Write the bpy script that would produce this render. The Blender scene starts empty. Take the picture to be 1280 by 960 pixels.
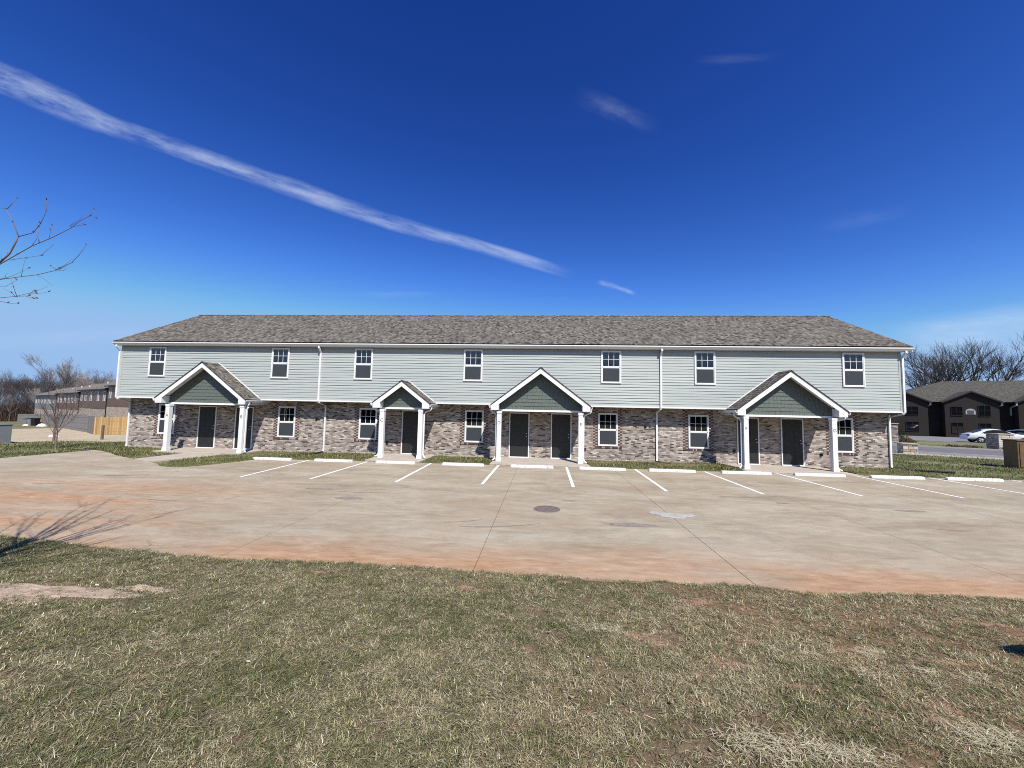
import bpy, math, random
import numpy as np
from mathutils import Vector, Matrix
C = bpy.context.scene.collection
sc = bpy.context.scene
rad = math.radians

# ---------------------------------------------------------------- camera
cam_d = bpy.data.cameras.new('camera'); cam = bpy.data.objects.new('camera', cam_d); C.objects.link(cam)
yaw, pitch, roll = -.0782, .0696, .0209
F = Vector((math.sin(yaw)*math.cos(pitch), math.cos(yaw)*math.cos(pitch), math.sin(pitch)))
Rt = Vector((math.cos(yaw), -math.sin(yaw), 0)); Up = Rt.cross(F)
r_ = math.cos(roll)*Rt + math.sin(roll)*Up; u_ = -math.sin(roll)*Rt + math.cos(roll)*Up
M = Matrix((r_, u_, -F)).transposed().to_4x4(); M.translation = Vector((0, -18.9275, 2.2122))
cam.matrix_world = M
cam_d.sensor_width = 36; cam_d.lens = 481/1280*36; cam_d.clip_end = 5000; cam_d.clip_start = .05
sc.camera = cam
sc.cycles.diffuse_bounces = 1; sc.cycles.max_bounces = 6; sc.cycles.filter_width = 1.0; sc.cycles.use_denoising = False; sc.cycles.sample_clamp_indirect = 4
CAM = Vector(M.translation)
def ray(x, y): return F + ((x-640)/481)*r_ - ((y-480)/481)*u_
def at_depth(x, y, d): return CAM + d*ray(x, y)
def at_Y(x, y, Y):
    d = ray(x, y); return CAM + d*((Y-CAM.y)/d.y)

# ---------------------------------------------------------------- exposure, sun, sky
sc.view_settings.view_transform = 'Standard'; sc.view_settings.look = 'None'
sc.view_settings.exposure = 0.30; sc.view_settings.gamma = 1
SUN = Vector((.5, -1, 1.35)).normalized()
ELEV = math.asin(SUN.z); AZ = math.atan2(SUN.x, SUN.y)
sd = bpy.data.lights.new('sun', 'SUN'); sd.energy = 4.8; sd.angle = rad(.53); sd.color = (1, .96, .90)
so = bpy.data.objects.new('sun', sd); C.objects.link(so)
so.rotation_euler = (-SUN).to_track_quat('-Z', 'Y').to_euler()

world = bpy.data.worlds.new('World'); sc.world = world; world.use_nodes = True
def build_world():
    nt = world.node_tree; N = nt.nodes; L = nt.links; N.clear()
    def n(t, **k):
        o = N.new(t)
        for a, b in k.items(): setattr(o, a, b)
        return o
    def math_(op, a, b=None, c=None, clamp=False):
        m = n('ShaderNodeMath', operation=op, use_clamp=clamp)
        for i, v in enumerate((a, b, c)):
            if v is None: continue
            if isinstance(v, (int, float)): m.inputs[i].default_value = v
            else: L.new(v, m.inputs[i])
        return m.outputs[0]
    sky = n('ShaderNodeTexSky'); sky.sky_type = 'NISHITA'; sky.sun_disc = False
    sky.sun_elevation = ELEV; sky.sun_rotation = AZ; sky.altitude = 100; sky.air_density = 1.0; sky.dust_density = .25; sky.ozone_density = 3.0
    sp = n('ShaderNodeSeparateColor'); L.new(sky.outputs[0], sp.inputs[0]); cb = n('ShaderNodeCombineColor')
    for i, (g, k, cap) in enumerate(SKY_CURVE):   # deepen the physical sky per channel
        v = math_('MULTIPLY', math_('POWER', math_('MULTIPLY', sky_c := sp.outputs[i], .1), g), 10*k); L.new(math_('SMOOTH_MIN', v, cap, 1.8), cb.inputs[i])
    tc = n('ShaderNodeTexCoord')
    # clouds live at fixed directions of the sky: tangent coordinates about the north horizon
    sep = n('ShaderNodeSeparateXYZ'); L.new(tc.outputs['Generated'], sep.inputs[0])
    yy = math_('MAXIMUM', sep.outputs[1], .02)
    gx = math_('DIVIDE', sep.outputs[0], yy); gz = math_('DIVIDE', sep.outputs[2], yy)
    front = math_('GREATER_THAN', sep.outputs[1], .05)
    cmb = n('ShaderNodeCombineXYZ'); L.new(gx, cmb.inputs[0]); L.new(gz, cmb.inputs[1])
    def sky_uv(px, py):
        d = ray(px, py); return d.x/d.y, d.z/d.y
    def streak(p0, p1, sag, w0, w1, dens, rough, seed):
        a = Vector(sky_uv(*p0)); b = Vector(sky_uv(*p1)); d = b-a; ln = d.length; d /= ln
        t = math_('ADD', math_('MULTIPLY', math_('SUBTRACT', gx, a.x), d.x), math_('MULTIPLY', math_('SUBTRACT', gz, a.y), d.y))
        s = math_('SUBTRACT', math_('MULTIPLY', math_('SUBTRACT', gz, a.y), d.x), math_('MULTIPLY', math_('SUBTRACT', gx, a.x), d.y))
        tn = math_('DIVIDE', t, ln)
        # sag: parabola
        par = math_('MULTIPLY', math_('MULTIPLY', tn, math_('SUBTRACT', 1, tn)), 4*sag)
        s = math_('ADD', s, par)
        cc = n('ShaderNodeCombineXYZ'); L.new(math_('MULTIPLY', t, rough[0]), cc.inputs[0]); L.new(math_('MULTIPLY', s, rough[1]), cc.inputs[1]); cc.inputs[2].default_value = seed
        no = n('ShaderNodeTexNoise'); no.inputs['Scale'].default_value = 1; no.inputs['Detail'].default_value = 8; no.inputs['Roughness'].default_value = .68; L.new(cc.outputs[0], no.inputs['Vector'])
        no2 = n('ShaderNodeTexNoise'); no2.inputs['Scale'].default_value = .35; no2.inputs['Detail'].default_value = 4; L.new(cc.outputs[0], no2.inputs['Vector'])
        w = n('ShaderNodeMapRange'); L.new(tn, w.inputs[0]); w.inputs[3].default_value = w0; w.inputs[4].default_value = w1
        sw = math_('ADD', s, math_('MULTIPLY', math_('SUBTRACT', no2.outputs[0], .5), math_('MULTIPLY', w.outputs[0], 2.3 if dens > .3 else 1.2)))
        q = math_('DIVIDE', math_('ABSOLUTE', sw), w.outputs[0])
        e = math_('SUBTRACT', 1, math_('MULTIPLY', q, q), clamp=True)
        e = math_('POWER', e, 1.3 if p0[0] < 0 and dens > .3 else 2.4)
        nr = n('ShaderNodeMapRange'); L.new(no.outputs[0], nr.inputs[0]); nr.inputs[1].default_value = .34; nr.inputs[2].default_value = .66; nr.inputs[3].default_value = .10; nr.inputs[4].default_value = 1.0
        e = math_('MULTIPLY', e, nr.outputs[0])
        g1 = n('ShaderNodeMapRange'); L.new(tn, g1.inputs[0]); g1.inputs[1].default_value = 1.0; g1.inputs[2].default_value = .94 if p0[0] < 0 else (.8 if dens > .3 else .5); g1.interpolation_type = 'SMOOTHSTEP'
        e = math_('MULTIPLY', e, g1.outputs[0])
        g0 = n('ShaderNodeMapRange'); L.new(tn, g0.inputs[0]); g0.inputs[1].default_value = 0.0; g0.inputs[2].default_value = (.12 if p0[0] < 0 else (.2 if dens > .3 else .45)); g0.interpolation_type = 'SMOOTHSTEP'
        if p0[0] > 0: e = math_('MULTIPLY', e, g0.outputs[0])
        return math_('MULTIPLY', e, dens)
    tot = streak((-160, 25), (722, 345), .042, .055, .014, .50, (5, 30), 1.3)
    for a in (((744, 353), (796, 368), -.002, .011, .008, .42, (14, 60), 4.), ((715, 116), (830, 160), .0, .040, .032, .15, (8, 20), 7.),
              ((860, 76), (985, 70), .0, .022, .018, .06, (6, 30), 9.), ((1010, 285), (1150, 262), .0, .028, .03, .07, (6, 22), 12.),
              ((430, 368), (560, 368), .0, .012, .012, .14, (5, 40), 14.), ((-200, 445), (190, 415), .0, .05, .03, .14, (3, 14), 15.),
              ((1100, 425), (1500, 380), .01, .06, .10, .40, (3, 16), 17.)):
        tot = math_('ADD', tot, streak(*a))
    tot = math_('MULTIPLY', math_('MINIMUM', tot, .9), front)
    mx = n('ShaderNodeMix', data_type='RGBA'); L.new(tot, mx.inputs[0]); L.new(cb.outputs[0], mx.inputs[6]); mx.inputs[7].default_value = (5.6, 6.5, 8.0, 1)
    bg = n('ShaderNodeBackground'); bg.inputs[1].default_value = .1; L.new(mx.outputs[2], bg.inputs[0])
    out = n('ShaderNodeOutputWorld'); L.new(bg.outputs[0], out.inputs[0])
SKY_CURVE = ((2.4, 4.8, 2.6), (2.0, 2.62, 4.2), (1.58, 2.15, 6.8))
build_world()

# ---------------------------------------------------------------- material helpers
class Mat:
    def __init__(s, name, rough=.8, spec=.3):
        s.m = bpy.data.materials.new(name); s.m.use_nodes = True; s.nt = s.m.node_tree; s.N = s.nt.nodes; s.L = s.nt.links
        s.b = s.N['Principled BSDF']; s.b.inputs['Roughness'].default_value = rough; s.b.inputs['Specular IOR Level'].default_value = spec
    def n(s, t, **k):
        o = s.N.new(t)
        for a, v in k.items(): setattr(o, a, v)
        return o
    def set(s, node, i, v):
        if v is None: return
        if isinstance(v, (int, float)): node.inputs[i].default_value = v
        elif isinstance(v, (tuple, list)): node.inputs[i].default_value = v if len(v) != 3 or node.inputs[i].type != 'RGBA' else (*v, 1)
        else: s.L.new(v, node.inputs[i])
    def math(s, op, a, b=None, c=None, clamp=False):
        o = s.n('ShaderNodeMath', operation=op, use_clamp=clamp)
        for i, v in enumerate((a, b, c)): s.set(o, i, v)
        return o.outputs[0]
    def pos(s, scale=(1, 1, 1), obj=False):
        if obj: o = s.n('ShaderNodeTexCoord').outputs['Object']
        else: o = s.n('ShaderNodeNewGeometry').outputs['Position']
        mp = s.n('ShaderNodeMapping'); s.L.new(o, mp.inputs[0]); mp.inputs['Scale'].default_value = scale
        return mp.outputs[0]
    def noise(s, vec, scale, detail=4, rough=.55, dist=0):
        o = s.n('ShaderNodeTexNoise'); s.L.new(vec, o.inputs['Vector']); o.inputs['Scale'].default_value = scale
        o.inputs['Detail'].default_value = detail; o.inputs['Roughness'].default_value = rough; o.inputs['Distortion'].default_value = dist
        return o.outputs[0]
    def ramp(s, fac, stops, interp='LINEAR'):
        o = s.n('ShaderNodeValToRGB'); s.L.new(fac, o.inputs[0]); r = o.color_ramp; r.interpolation = interp
        while len(r.elements) < len(stops): r.elements.new(.5)
        for e, (p, c) in zip(r.elements, stops):
            e.position = p; e.color = (c, c, c, 1) if isinstance(c, (int, float)) else (*c, 1)
        return o.outputs[0]
    def range(s, v, a, b, c=0., d=1.):
        o = s.n('ShaderNodeMapRange'); s.set(o, 0, v)
        for i, x in enumerate((a, b, c, d)): s.set(o, i+1, x)
        return o.outputs[0]
    def mix(s, fac, a, b, mode='MIX'):
        o = s.n('ShaderNodeMix', data_type='RGBA', blend_type=mode); s.set(o, 0, fac)
        for i, v in ((6, a), (7, b)):
            if isinstance(v, (tuple, list)): o.inputs[i].default_value = (*v, 1)
            else: s.L.new(v, o.inputs[i])
        return o.outputs[2]
    def color(s, v):
        if isinstance(v, (tuple, list)): s.b.inputs['Base Color'].default_value = (*v, 1)
        else: s.L.new(v, s.b.inputs['Base Color'])
    def bump(s, h, dist=.01, strength=1.):
        o = s.n('ShaderNodeBump'); s.L.new(h, o.inputs['Height']); o.inputs['Distance'].default_value = dist; o.inputs['Strength'].default_value = strength
        s.L.new(o.outputs[0], s.b.inputs['Normal'])

def plain(name, col, rough=.6, var=.12, scale=3., spec=.3, bump=0):
    m = Mat(name, rough, spec); p = m.pos(); n1 = m.noise(p, scale, 5); n2 = m.noise(p, scale*14, 3)
    f = m.math('ADD', m.math('MULTIPLY', n1, .65), m.math('MULTIPLY', n2, .35))
    lo = tuple(c*(1-var) for c in col); hi = tuple(min(1, c*(1+var)) for c in col)
    m.color(m.ramp(f, [(.3, lo), (.7, hi)]))
    if bump: m.bump(n2, bump)
    return m.m

def axis_uv(m):
    """wall coordinate: horizontal run + height, from the world position and the face normal"""
    g = m.n('ShaderNodeNewGeometry'); s1 = m.n('ShaderNodeSeparateXYZ'); m.L.new(g.outputs['Position'], s1.inputs[0])
    s2 = m.n('ShaderNodeSeparateXYZ'); m.L.new(g.outputs['Normal'], s2.inputs[0])
    ax = m.math('GREATER_THAN', m.math('ABSOLUTE', s2.outputs[0]), m.math('ABSOLUTE', s2.outputs[1]))
    mx = m.n('ShaderNodeMix', data_type='FLOAT'); m.L.new(ax, mx.inputs[0]); m.L.new(s1.outputs[0], mx.inputs[2]); m.L.new(s1.outputs[1], mx.inputs[3])
    cb = m.n('ShaderNodeCombineXYZ'); m.L.new(mx.outputs[0], cb.inputs[0]); m.L.new(s1.outputs[2], cb.inputs[1])
    return cb.outputs[0]
def brick_nodes(m, vec, bw, bh, mortar, stops, mcol, smooth=.1):
    b = m.n('ShaderNodeTexBrick'); m.L.new(vec, b.inputs['Vector']); b.inputs['Color1'].default_value = (0, 0, 0, 1); b.inputs['Color2'].default_value = (1, 1, 1, 1)
    b.inputs['Mortar'].default_value = (0, 0, 0, 1); b.inputs['Scale'].default_value = 1; b.inputs['Mortar Size'].default_value = mortar
    b.inputs['Mortar Smooth'].default_value = smooth; b.inputs['Brick Width'].default_value = bw; b.inputs['Row Height'].default_value = bh; b.offset = .5
    col = m.ramp(b.outputs['Color'], stops, 'CONSTANT')
    return b, m.mix(b.outputs['Fac'], col, mcol)
def brick_mat(name, stops, mcol=(.42, .36, .31), bw=.19, bh=.0677):
    m = Mat(name, .9, .2); v = axis_uv(m)
    b, c = brick_nodes(m, v, bw, bh, .008, stops, mcol)
    # second look-up at other scale lends runs of similar brick, plus soot and dust
    p = m.pos(); n1 = m.noise(p, 1.3, 5, .6); n2 = m.noise(p, 30, 3)
    c = m.mix(.55, c, m.ramp(n1, [(.3, (.72, .7, .7)), (.7, (1.12, 1.1, 1.08))]), 'MULTIPLY')
    c = m.mix(.35, c, m.ramp(n2, [(.3, .75), (.7, 1.2)]), 'MULTIPLY')
    m.color(c); m.bump(m.math('SUBTRACT', m.math('MULTIPLY', n2, .3), b.outputs['Fac']), .006)
    return m.m
BR0 = [(0, (.085, .066, .06)), (.12, (.45, .36, .32)), (.25, (.27, .19, .165)), (.38, (.48, .41, .37)), (.5, (.36, .26, .22)), (.62, (.37, .29, .26)), (.71, (.20, .15, .135)), (.77, (.62, .57, .53)), (.86, (.50, .41, .37)), (.95, (.27, .20, .18))]
MT = {}
def _mute(c, k=.42): a = sum(c)/3; return (c[0]+(a*1.03-c[0])*k, c[1]+(a-c[1])*k, (c[2]+(a*.95-c[2])*k)*.96)
BR = [(p, _mute(c)) for p, c in BR0]
MT['brick'] = brick_mat('weathered_brick', BR)
MT['brick_dark'] = plain('dark_brick', (.11, .068, .060), .9, .4, 9)
MT['brick_pale'] = plain('pale_brick', (.40, .31, .27), .9, .3, 9)

def siding_mat(name, col, bands=True):
    m = Mat(name, .45, .35); p = m.pos((.35, .35, 5.)); n1 = m.noise(p, 1.1, 4); n2 = m.noise(m.pos((2.2, 2.2, 60)), 1, 3); n3 = m.noise(m.pos(), .5, 3)
    f = m.math('ADD', m.math('MULTIPLY', n1, .5), m.math('MULTIPLY', n2, .5))
    c = m.ramp(f, [(.3, tuple(x*.9 for x in col)), (.7, tuple(x*1.06 for x in col))])
    # faint vertical staining under the laps
    st = m.noise(m.pos((7, 7, .35)), 1, 4, .6)
    c = m.mix(.30, c, m.ramp(st, [(.35, .95), (.65, 1.02)]), 'MULTIPLY')
    m.color(c); m.bump(m.noise(m.pos((.8, .8, 8)), 1.5, 2), .012, .5)
    return m.m
MT['siding'] = siding_mat('pale_grey_green_vinyl', (.425, .455, .425))
MT['shake'] = siding_mat('sage_green_shake', (.125, .145, .125))
MT['white'] = plain('white_trim_paint', (.78, .78, .77), .45, .05, 2)
def worn_white():
    m = Mat('worn_white_painted_concrete', .75, .25); a = m.noise(m.pos(), 7, 6, .7); b = m.noise(m.pos((1, 1, .5)), 26, 4, .7)
    c = m.ramp(m.math('ADD', m.math('MULTIPLY', a, .6), m.math('MULTIPLY', b, .4)), [(.36, (.30, .27, .23)), (.43, (.56, .53, .49)), (.50, (.68, .67, .65)), (.7, (.76, .75, .74))]); m.color(c); m.bump(b, .004); return m.m
MT['white_dirty'] = worn_white()
MT['door'] = plain('charcoal_door_paint', (.021, .024, .024), .38, .15, 3, .5)
MT['metal'] = plain('satin_nickel', (.5, .48, .45), .35, .1, 8, .5)
MT['black_plastic'] = plain('black_corrugated_plastic', (.012, .012, .013), .5, .3, 9)
MT['letter'] = plain('grey_letter', (.16, .16, .17), .5, .1)
MT['screen'] = plain('window_screen_mesh', (.052, .058, .066), .85, .08, 5, .1)
MT['interior'] = plain('dark_room', (.01, .01, .011), .9, .2)
def glass():
    m = Mat('window_glass', .03, .5); m.color((.006, .008, .010)); m.b.inputs['IOR'].default_value = 1.85
    m.bump(m.noise(m.pos(), 1.3, 1), .004, .25); return m.m
MT['glass'] = glass()
def shingle_mat(name, stops, along=(0,)):
    m = Mat(name, .95, .15); g = m.n('ShaderNodeNewGeometry'); s = m.n('ShaderNodeSeparateXYZ'); m.L.new(g.outputs['Position'], s.inputs[0])
    sn = m.n('ShaderNodeSeparateXYZ'); m.L.new(g.outputs['Normal'], sn.inputs[0])
    ax = m.math('GREATER_THAN', m.math('ABSOLUTE', sn.outputs[0]), m.math('ABSOLUTE', sn.outputs[1]))
    mx = m.n('ShaderNodeMix', data_type='FLOAT'); m.L.new(ax, mx.inputs[0]); m.L.new(s.outputs[0], mx.inputs[2]); m.L.new(s.outputs[1], mx.inputs[3])
    cb = m.n('ShaderNodeCombineXYZ'); m.L.new(mx.outputs[0], cb.inputs[0]); m.L.new(s.outputs[2], cb.inputs[1])
    b, c = brick_nodes(m, cb.outputs[0], .115, .078, .002, stops, (.03, .028, .026))
    p = m.pos(); n1 = m.noise(p, .35, 4); n2 = m.noise(p, 13, 4, .75); n3 = m.noise(m.pos((3, 2.2, 3)), 1, 3)
    c = m.mix(.7, c, m.ramp(n2, [(.3, .55), (.7, 1.45)]), 'MULTIPLY')
    c = m.mix(.3, c, m.ramp(n1, [(.3, .85), (.7, 1.1)]), 'MULTIPLY')
    c = m.mix(.3, c, m.ramp(n3, [(.3, .75), (.7, 1.2)]), 'MULTIPLY')
    m.color(c); m.bump(n2, .004); return m.m
SH = [(0, (.075, .066, .056)), (.14, (.165, .146, .122)), (.35, (.13, .115, .096)), (.55, (.20, .18, .152)), (.7, (.15, .134, .113)), (.88, (.245, .225, .195))]
MT['shingle'] = shingle_mat('weathered_wood_shingles', SH)
MT['shingle_edge'] = plain('dark_shingle_edge', (.04, .037, .035), .9)
MT['slab'] = plain('porch_concrete', (.44, .38, .31), .85, .15, 2.5)

# ---------------------------------------------------------------- object helpers
def tag(o, label=None, cat=None, group=None, kind=None):
    if label: o['label'] = label
    if cat: o['category'] = cat
    if group: o['group'] = group
    if kind: o['kind'] = kind
    return o
def empty(name, loc=(0, 0, 0), parent=None, rz=0):
    o = bpy.data.objects.new(name, None); C.objects.link(o); o.location = loc; o.rotation_euler = (0, 0, rz); o.empty_display_size = .2
    if parent: o.parent = parent
    return o
class MB:
    def __init__(s): s.v = []; s.f = []; s.mi = []
    def face(s, pts, mi=0):
        i = len(s.v); s.v += [tuple(p) for p in pts]; s.f.append(tuple(range(i, i+len(pts)))); s.mi.append(mi)
    def box(s, x0, x1, y0, y1, z0, z1, mi=0, skip=''):
        i = len(s.v); s.v += [(x, y, z) for z in (z0, z1) for y in (y0, y1) for x in (x0, x1)]
        F_ = dict(d=(0, 2, 3, 1), u=(4, 5, 7, 6), f=(0, 1, 5, 4), b=(2, 6, 7, 3), l=(0, 4, 6, 2), r=(1, 3, 7, 5))
        for k, q in F_.items():
            if k in skip: continue
            s.f.append(tuple(i+j for j in q)); s.mi.append(mi)
    def prism(s, poly, y0, y1, mi=0, plane='xz'):
        """extrude polygon (a,b) along the third axis"""
        def P(a, b, t): return (a, t, b) if plane == 'xz' else ((t, a, b) if plane == 'yz' else (a, b, t))
        n = len(poly); i = len(s.v); s.v += [P(a, b, y0) for a, b in poly] + [P(a, b, y1) for a, b in poly]
        s.f.append(tuple(range(i, i+n))); s.mi.append(mi); s.f.append(tuple(range(i+2*n-1, i+n-1, -1))); s.mi.append(mi)
        for k in range(n): s.f.append((i+k, i+n+k, i+n+(k+1) % n, i+(k+1) % n)); s.mi.append(mi)
    def tube(s, pts, rad_, n=6, mi=0, caps=True, flat=None):
        """tube along points, radius scalar or list; flat=(w,d) makes a rectangular section"""
        pts = [Vector(p) for p in pts]; rs = rad_ if isinstance(rad_, (list, tuple)) else [rad_]*len(pts); base = len(s.v)
        if flat: n = 4
        prev = None
        for k, p in enumerate(pts):
            t = (pts[min(k+1, len(pts)-1)]-pts[max(k-1, 0)]).normalized()
            a = t.cross(Vector((0, 1, 0)) if abs(t.y) < .9 else Vector((1, 0, 0))).normalized() if not flat else Vector((1, 0, 0)) - t*t.x
            a.normalize(); b = t.cross(a)
            for j in range(n):
                if flat:
                    sx, sy = ((-1, -1), (1, -1), (1, 1), (-1, 1))[j]; q = p + a*sx*flat[0]/2 + b*sy*flat[1]/2
                else:
                    an = 2*math.pi*j/n; q = p + (a*math.cos(an)+b*math.sin(an))*rs[k]
                s.v.append(tuple(q))
        for k in range(len(pts)-1):
            for j in range(n):
                s.f.append((base+k*n+j, base+k*n+(j+1) % n, base+(k+1)*n+(j+1) % n, base+(k+1)*n+j)); s.mi.append(mi)
        if caps:
            s.f.append(tuple(base+j for j in reversed(range(n)))); s.mi.append(mi)
            e = base+(len(pts)-1)*n; s.f.append(tuple(e+j for j in range(n))); s.mi.append(mi)
    def mesh(s, name, mats, smooth=False):
        me = bpy.data.meshes.new(name); me.from_pydata(s.v, [], s.f)
        for m in (mats if isinstance(mats, (list, tuple)) else [mats]): me.materials.append(m)
        if any(s.mi): me.polygons.foreach_set('material_index', s.mi)
        if smooth: me.polygons.foreach_set('use_smooth', [True]*len(s.f))
        me.update(); return me
    def build(s, name, mats, parent=None, bevel=0, loc=None, smooth=False, recalc=True):
        import bmesh
        me = s.mesh(name, mats, smooth)
        if recalc:
            bm = bmesh.new(); bm.from_mesh(me); bmesh.ops.recalc_face_normals(bm, faces=bm.faces); bm.to_mesh(me); bm.free()
        o = bpy.data.objects.new(name, me); C.objects.link(o)
        if parent: o.parent = parent
        if loc: o.location = loc
        if bevel:
            b = o.modifiers.new('bevel', 'BEVEL'); b.width = bevel; b.segments = 2; b.limit_method = 'ANGLE'
        return o
def build_each(mb, name, mats, parent=None, bevel=0):
    """every separate piece of the builder becomes an object of its own"""
    par = list(range(len(mb.v)))
    def find(i):
        while par[i] != i: par[i] = par[par[i]]; i = par[i]
        return i
    for f in mb.f:
        for k in f[1:]: par[find(k)] = find(f[0])
    groups = {}
    for f, m in zip(mb.f, mb.mi): groups.setdefault(find(f[0]), []).append((f, m))
    out = []
    for g_ in groups.values():
        q = MB(); idx = {}
        for f, m in g_:
            for k in f:
                if k not in idx: idx[k] = len(q.v); q.v.append(mb.v[k])
            q.f.append(tuple(idx[k] for k in f)); q.mi.append(m)
        out.append(q.build(name, mats, parent, bevel))
    return out
def copy_tree(o, parent=None):
    c = o.copy(); C.objects.link(c); c.parent = parent
    for ch in list(o.children): copy_tree(ch, c)
    return c
def smooth(a, b, x): t = max(0., min(1., (x-a)/(b-a))); return t*t*(3-2*t)

# ---------------------------------------------------------------- terrain
def lot_z(x): return -.10+.003*x
def front_y(x): return float(np.interp(x, [-40, -22.2, -14, -9.3, -7.5, -5.8, -4.3, -.4, 3, 6.2, 12, 40], [-12.3, -12.4, -12.65, -12.8, -13.0, -13.2, -13.26, -13.27, -13.38, -13.35, -13.4, -13.5]))
def back_y(x): return float(np.interp(x, [-30, -22.2, -20.6, -19.06, -17.0, -16.1, -15.0, -14.4, -14.0, -13.4, -13.0, -12.75, -12.5, -12.3, -6, 10, 20, 40], [-1.1, -1.2, -1.9, -2.85, -3.8, -4.2, -4.75, -5.25, -5.42, -5.35, -5.0, -4.2, -3.4, -2.62, -2.42, -2.45, -2.4, -2.3]))
def ground_z(x, y):
    z = -.10+.003*max(-24., min(30., x))
    if x < -22:
        s = math.hypot(x+22, y+3)-6
        z -= .0235*max(0, min(s, 120))*smooth(-22, -26, x)
    if y < -12: # berm of the front lawn
        d = front_y(x)-y
        z += .02+.60*smooth(-1.2, 7.0, d) - .60*smooth(-1.2, 7.0, 0) if d > 0 else 0
    return z

rnd = random.Random(4)
def vnoise(x, y, seed=0):
    from mathutils import noise
    return noise.noise(Vector((x, y, seed*7.3)))

def ground_material(name, grass1, grass2, dirt, dirt_amt, scale=1.):
    m = Mat(name, .95, .1); p = m.pos(); a = m.noise(p, .25*scale, 6, .6); b = m.noise(p, 3*scale, 5, .65); c = m.noise(p, 26*scale, 4, .7)
    g = m.ramp(m.math('ADD', m.math('MULTIPLY', b, .6), m.math('MULTIPLY', c, .4)), [(.35, grass1), (.62, grass2)])
    f = m.range(m.math('ADD', m.math('MULTIPLY', a, .6), m.math('MULTIPLY', b, .4)), .5-.1+(.5-dirt_amt)*.3, .62+(.5-dirt_amt)*.3)
    col = m.mix(f, g, dirt)
    col = m.mix(.6, col, m.ramp(c, [(.3, .55), (.7, 1.35)]), 'MULTIPLY')
    m.color(col); m.bump(c, .03); return m.m
MT['ground'] = ground_material('winter_ground', (.085, .105, .035), (.18, .18, .08), (.30, .25, .16), .35)
MT['tan_dirt'] = ground_material('tan_dirt', (.34, .28, .18), (.50, .42, .29), (.52, .43, .30), .5)
MT['green_strip'] = ground_material('green_grass_ground', (.075, .10, .03), (.16, .165, .06), (.26, .20, .13), .25, 2)

def grid_sheet(name, xs, ys, zf, mat, parent=None):
    v = [(x, y, zf(x, y)) for y in ys for x in xs]; nx = len(xs)
    f = [(j*nx+i, j*nx+i+1, (j+1)*nx+i+1, (j+1)*nx+i) for j in range(len(ys)-1) for i in range(nx-1)]
    me = bpy.data.meshes.new(name); me.from_pydata(v, [], f); me.materials.append(mat); me.polygons.foreach_set('use_smooth', [True]*len(f)); me.update()
    o = bpy.data.objects.new(name, me); C.objects.link(o)
    if parent: o.parent = parent
    return o
def frange(a, b, st):
    n = max(1, round((b-a)/st)); return [a+(b-a)*i/n for i in range(n+1)]
xs = [-900, -500, -300, -200]+frange(-160, -60, 10)+frange(-55, -25, 2.5)+frange(-24, 24, 1)+frange(26, 60, 2)+frange(70, 160, 15)+[220, 400, 900]
ys = [-900, -400, -200, -100, -60, -40]+frange(-32, -24, 2)+frange(-23, 0, .5)+frange(1, 30, 1)+frange(35, 120, 8)+[160, 260, 450, 900]
g = grid_sheet('ground', xs, ys, lambda x, y: ground_z(x, y)-.05, MT['ground']); tag(g, kind='structure')

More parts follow.
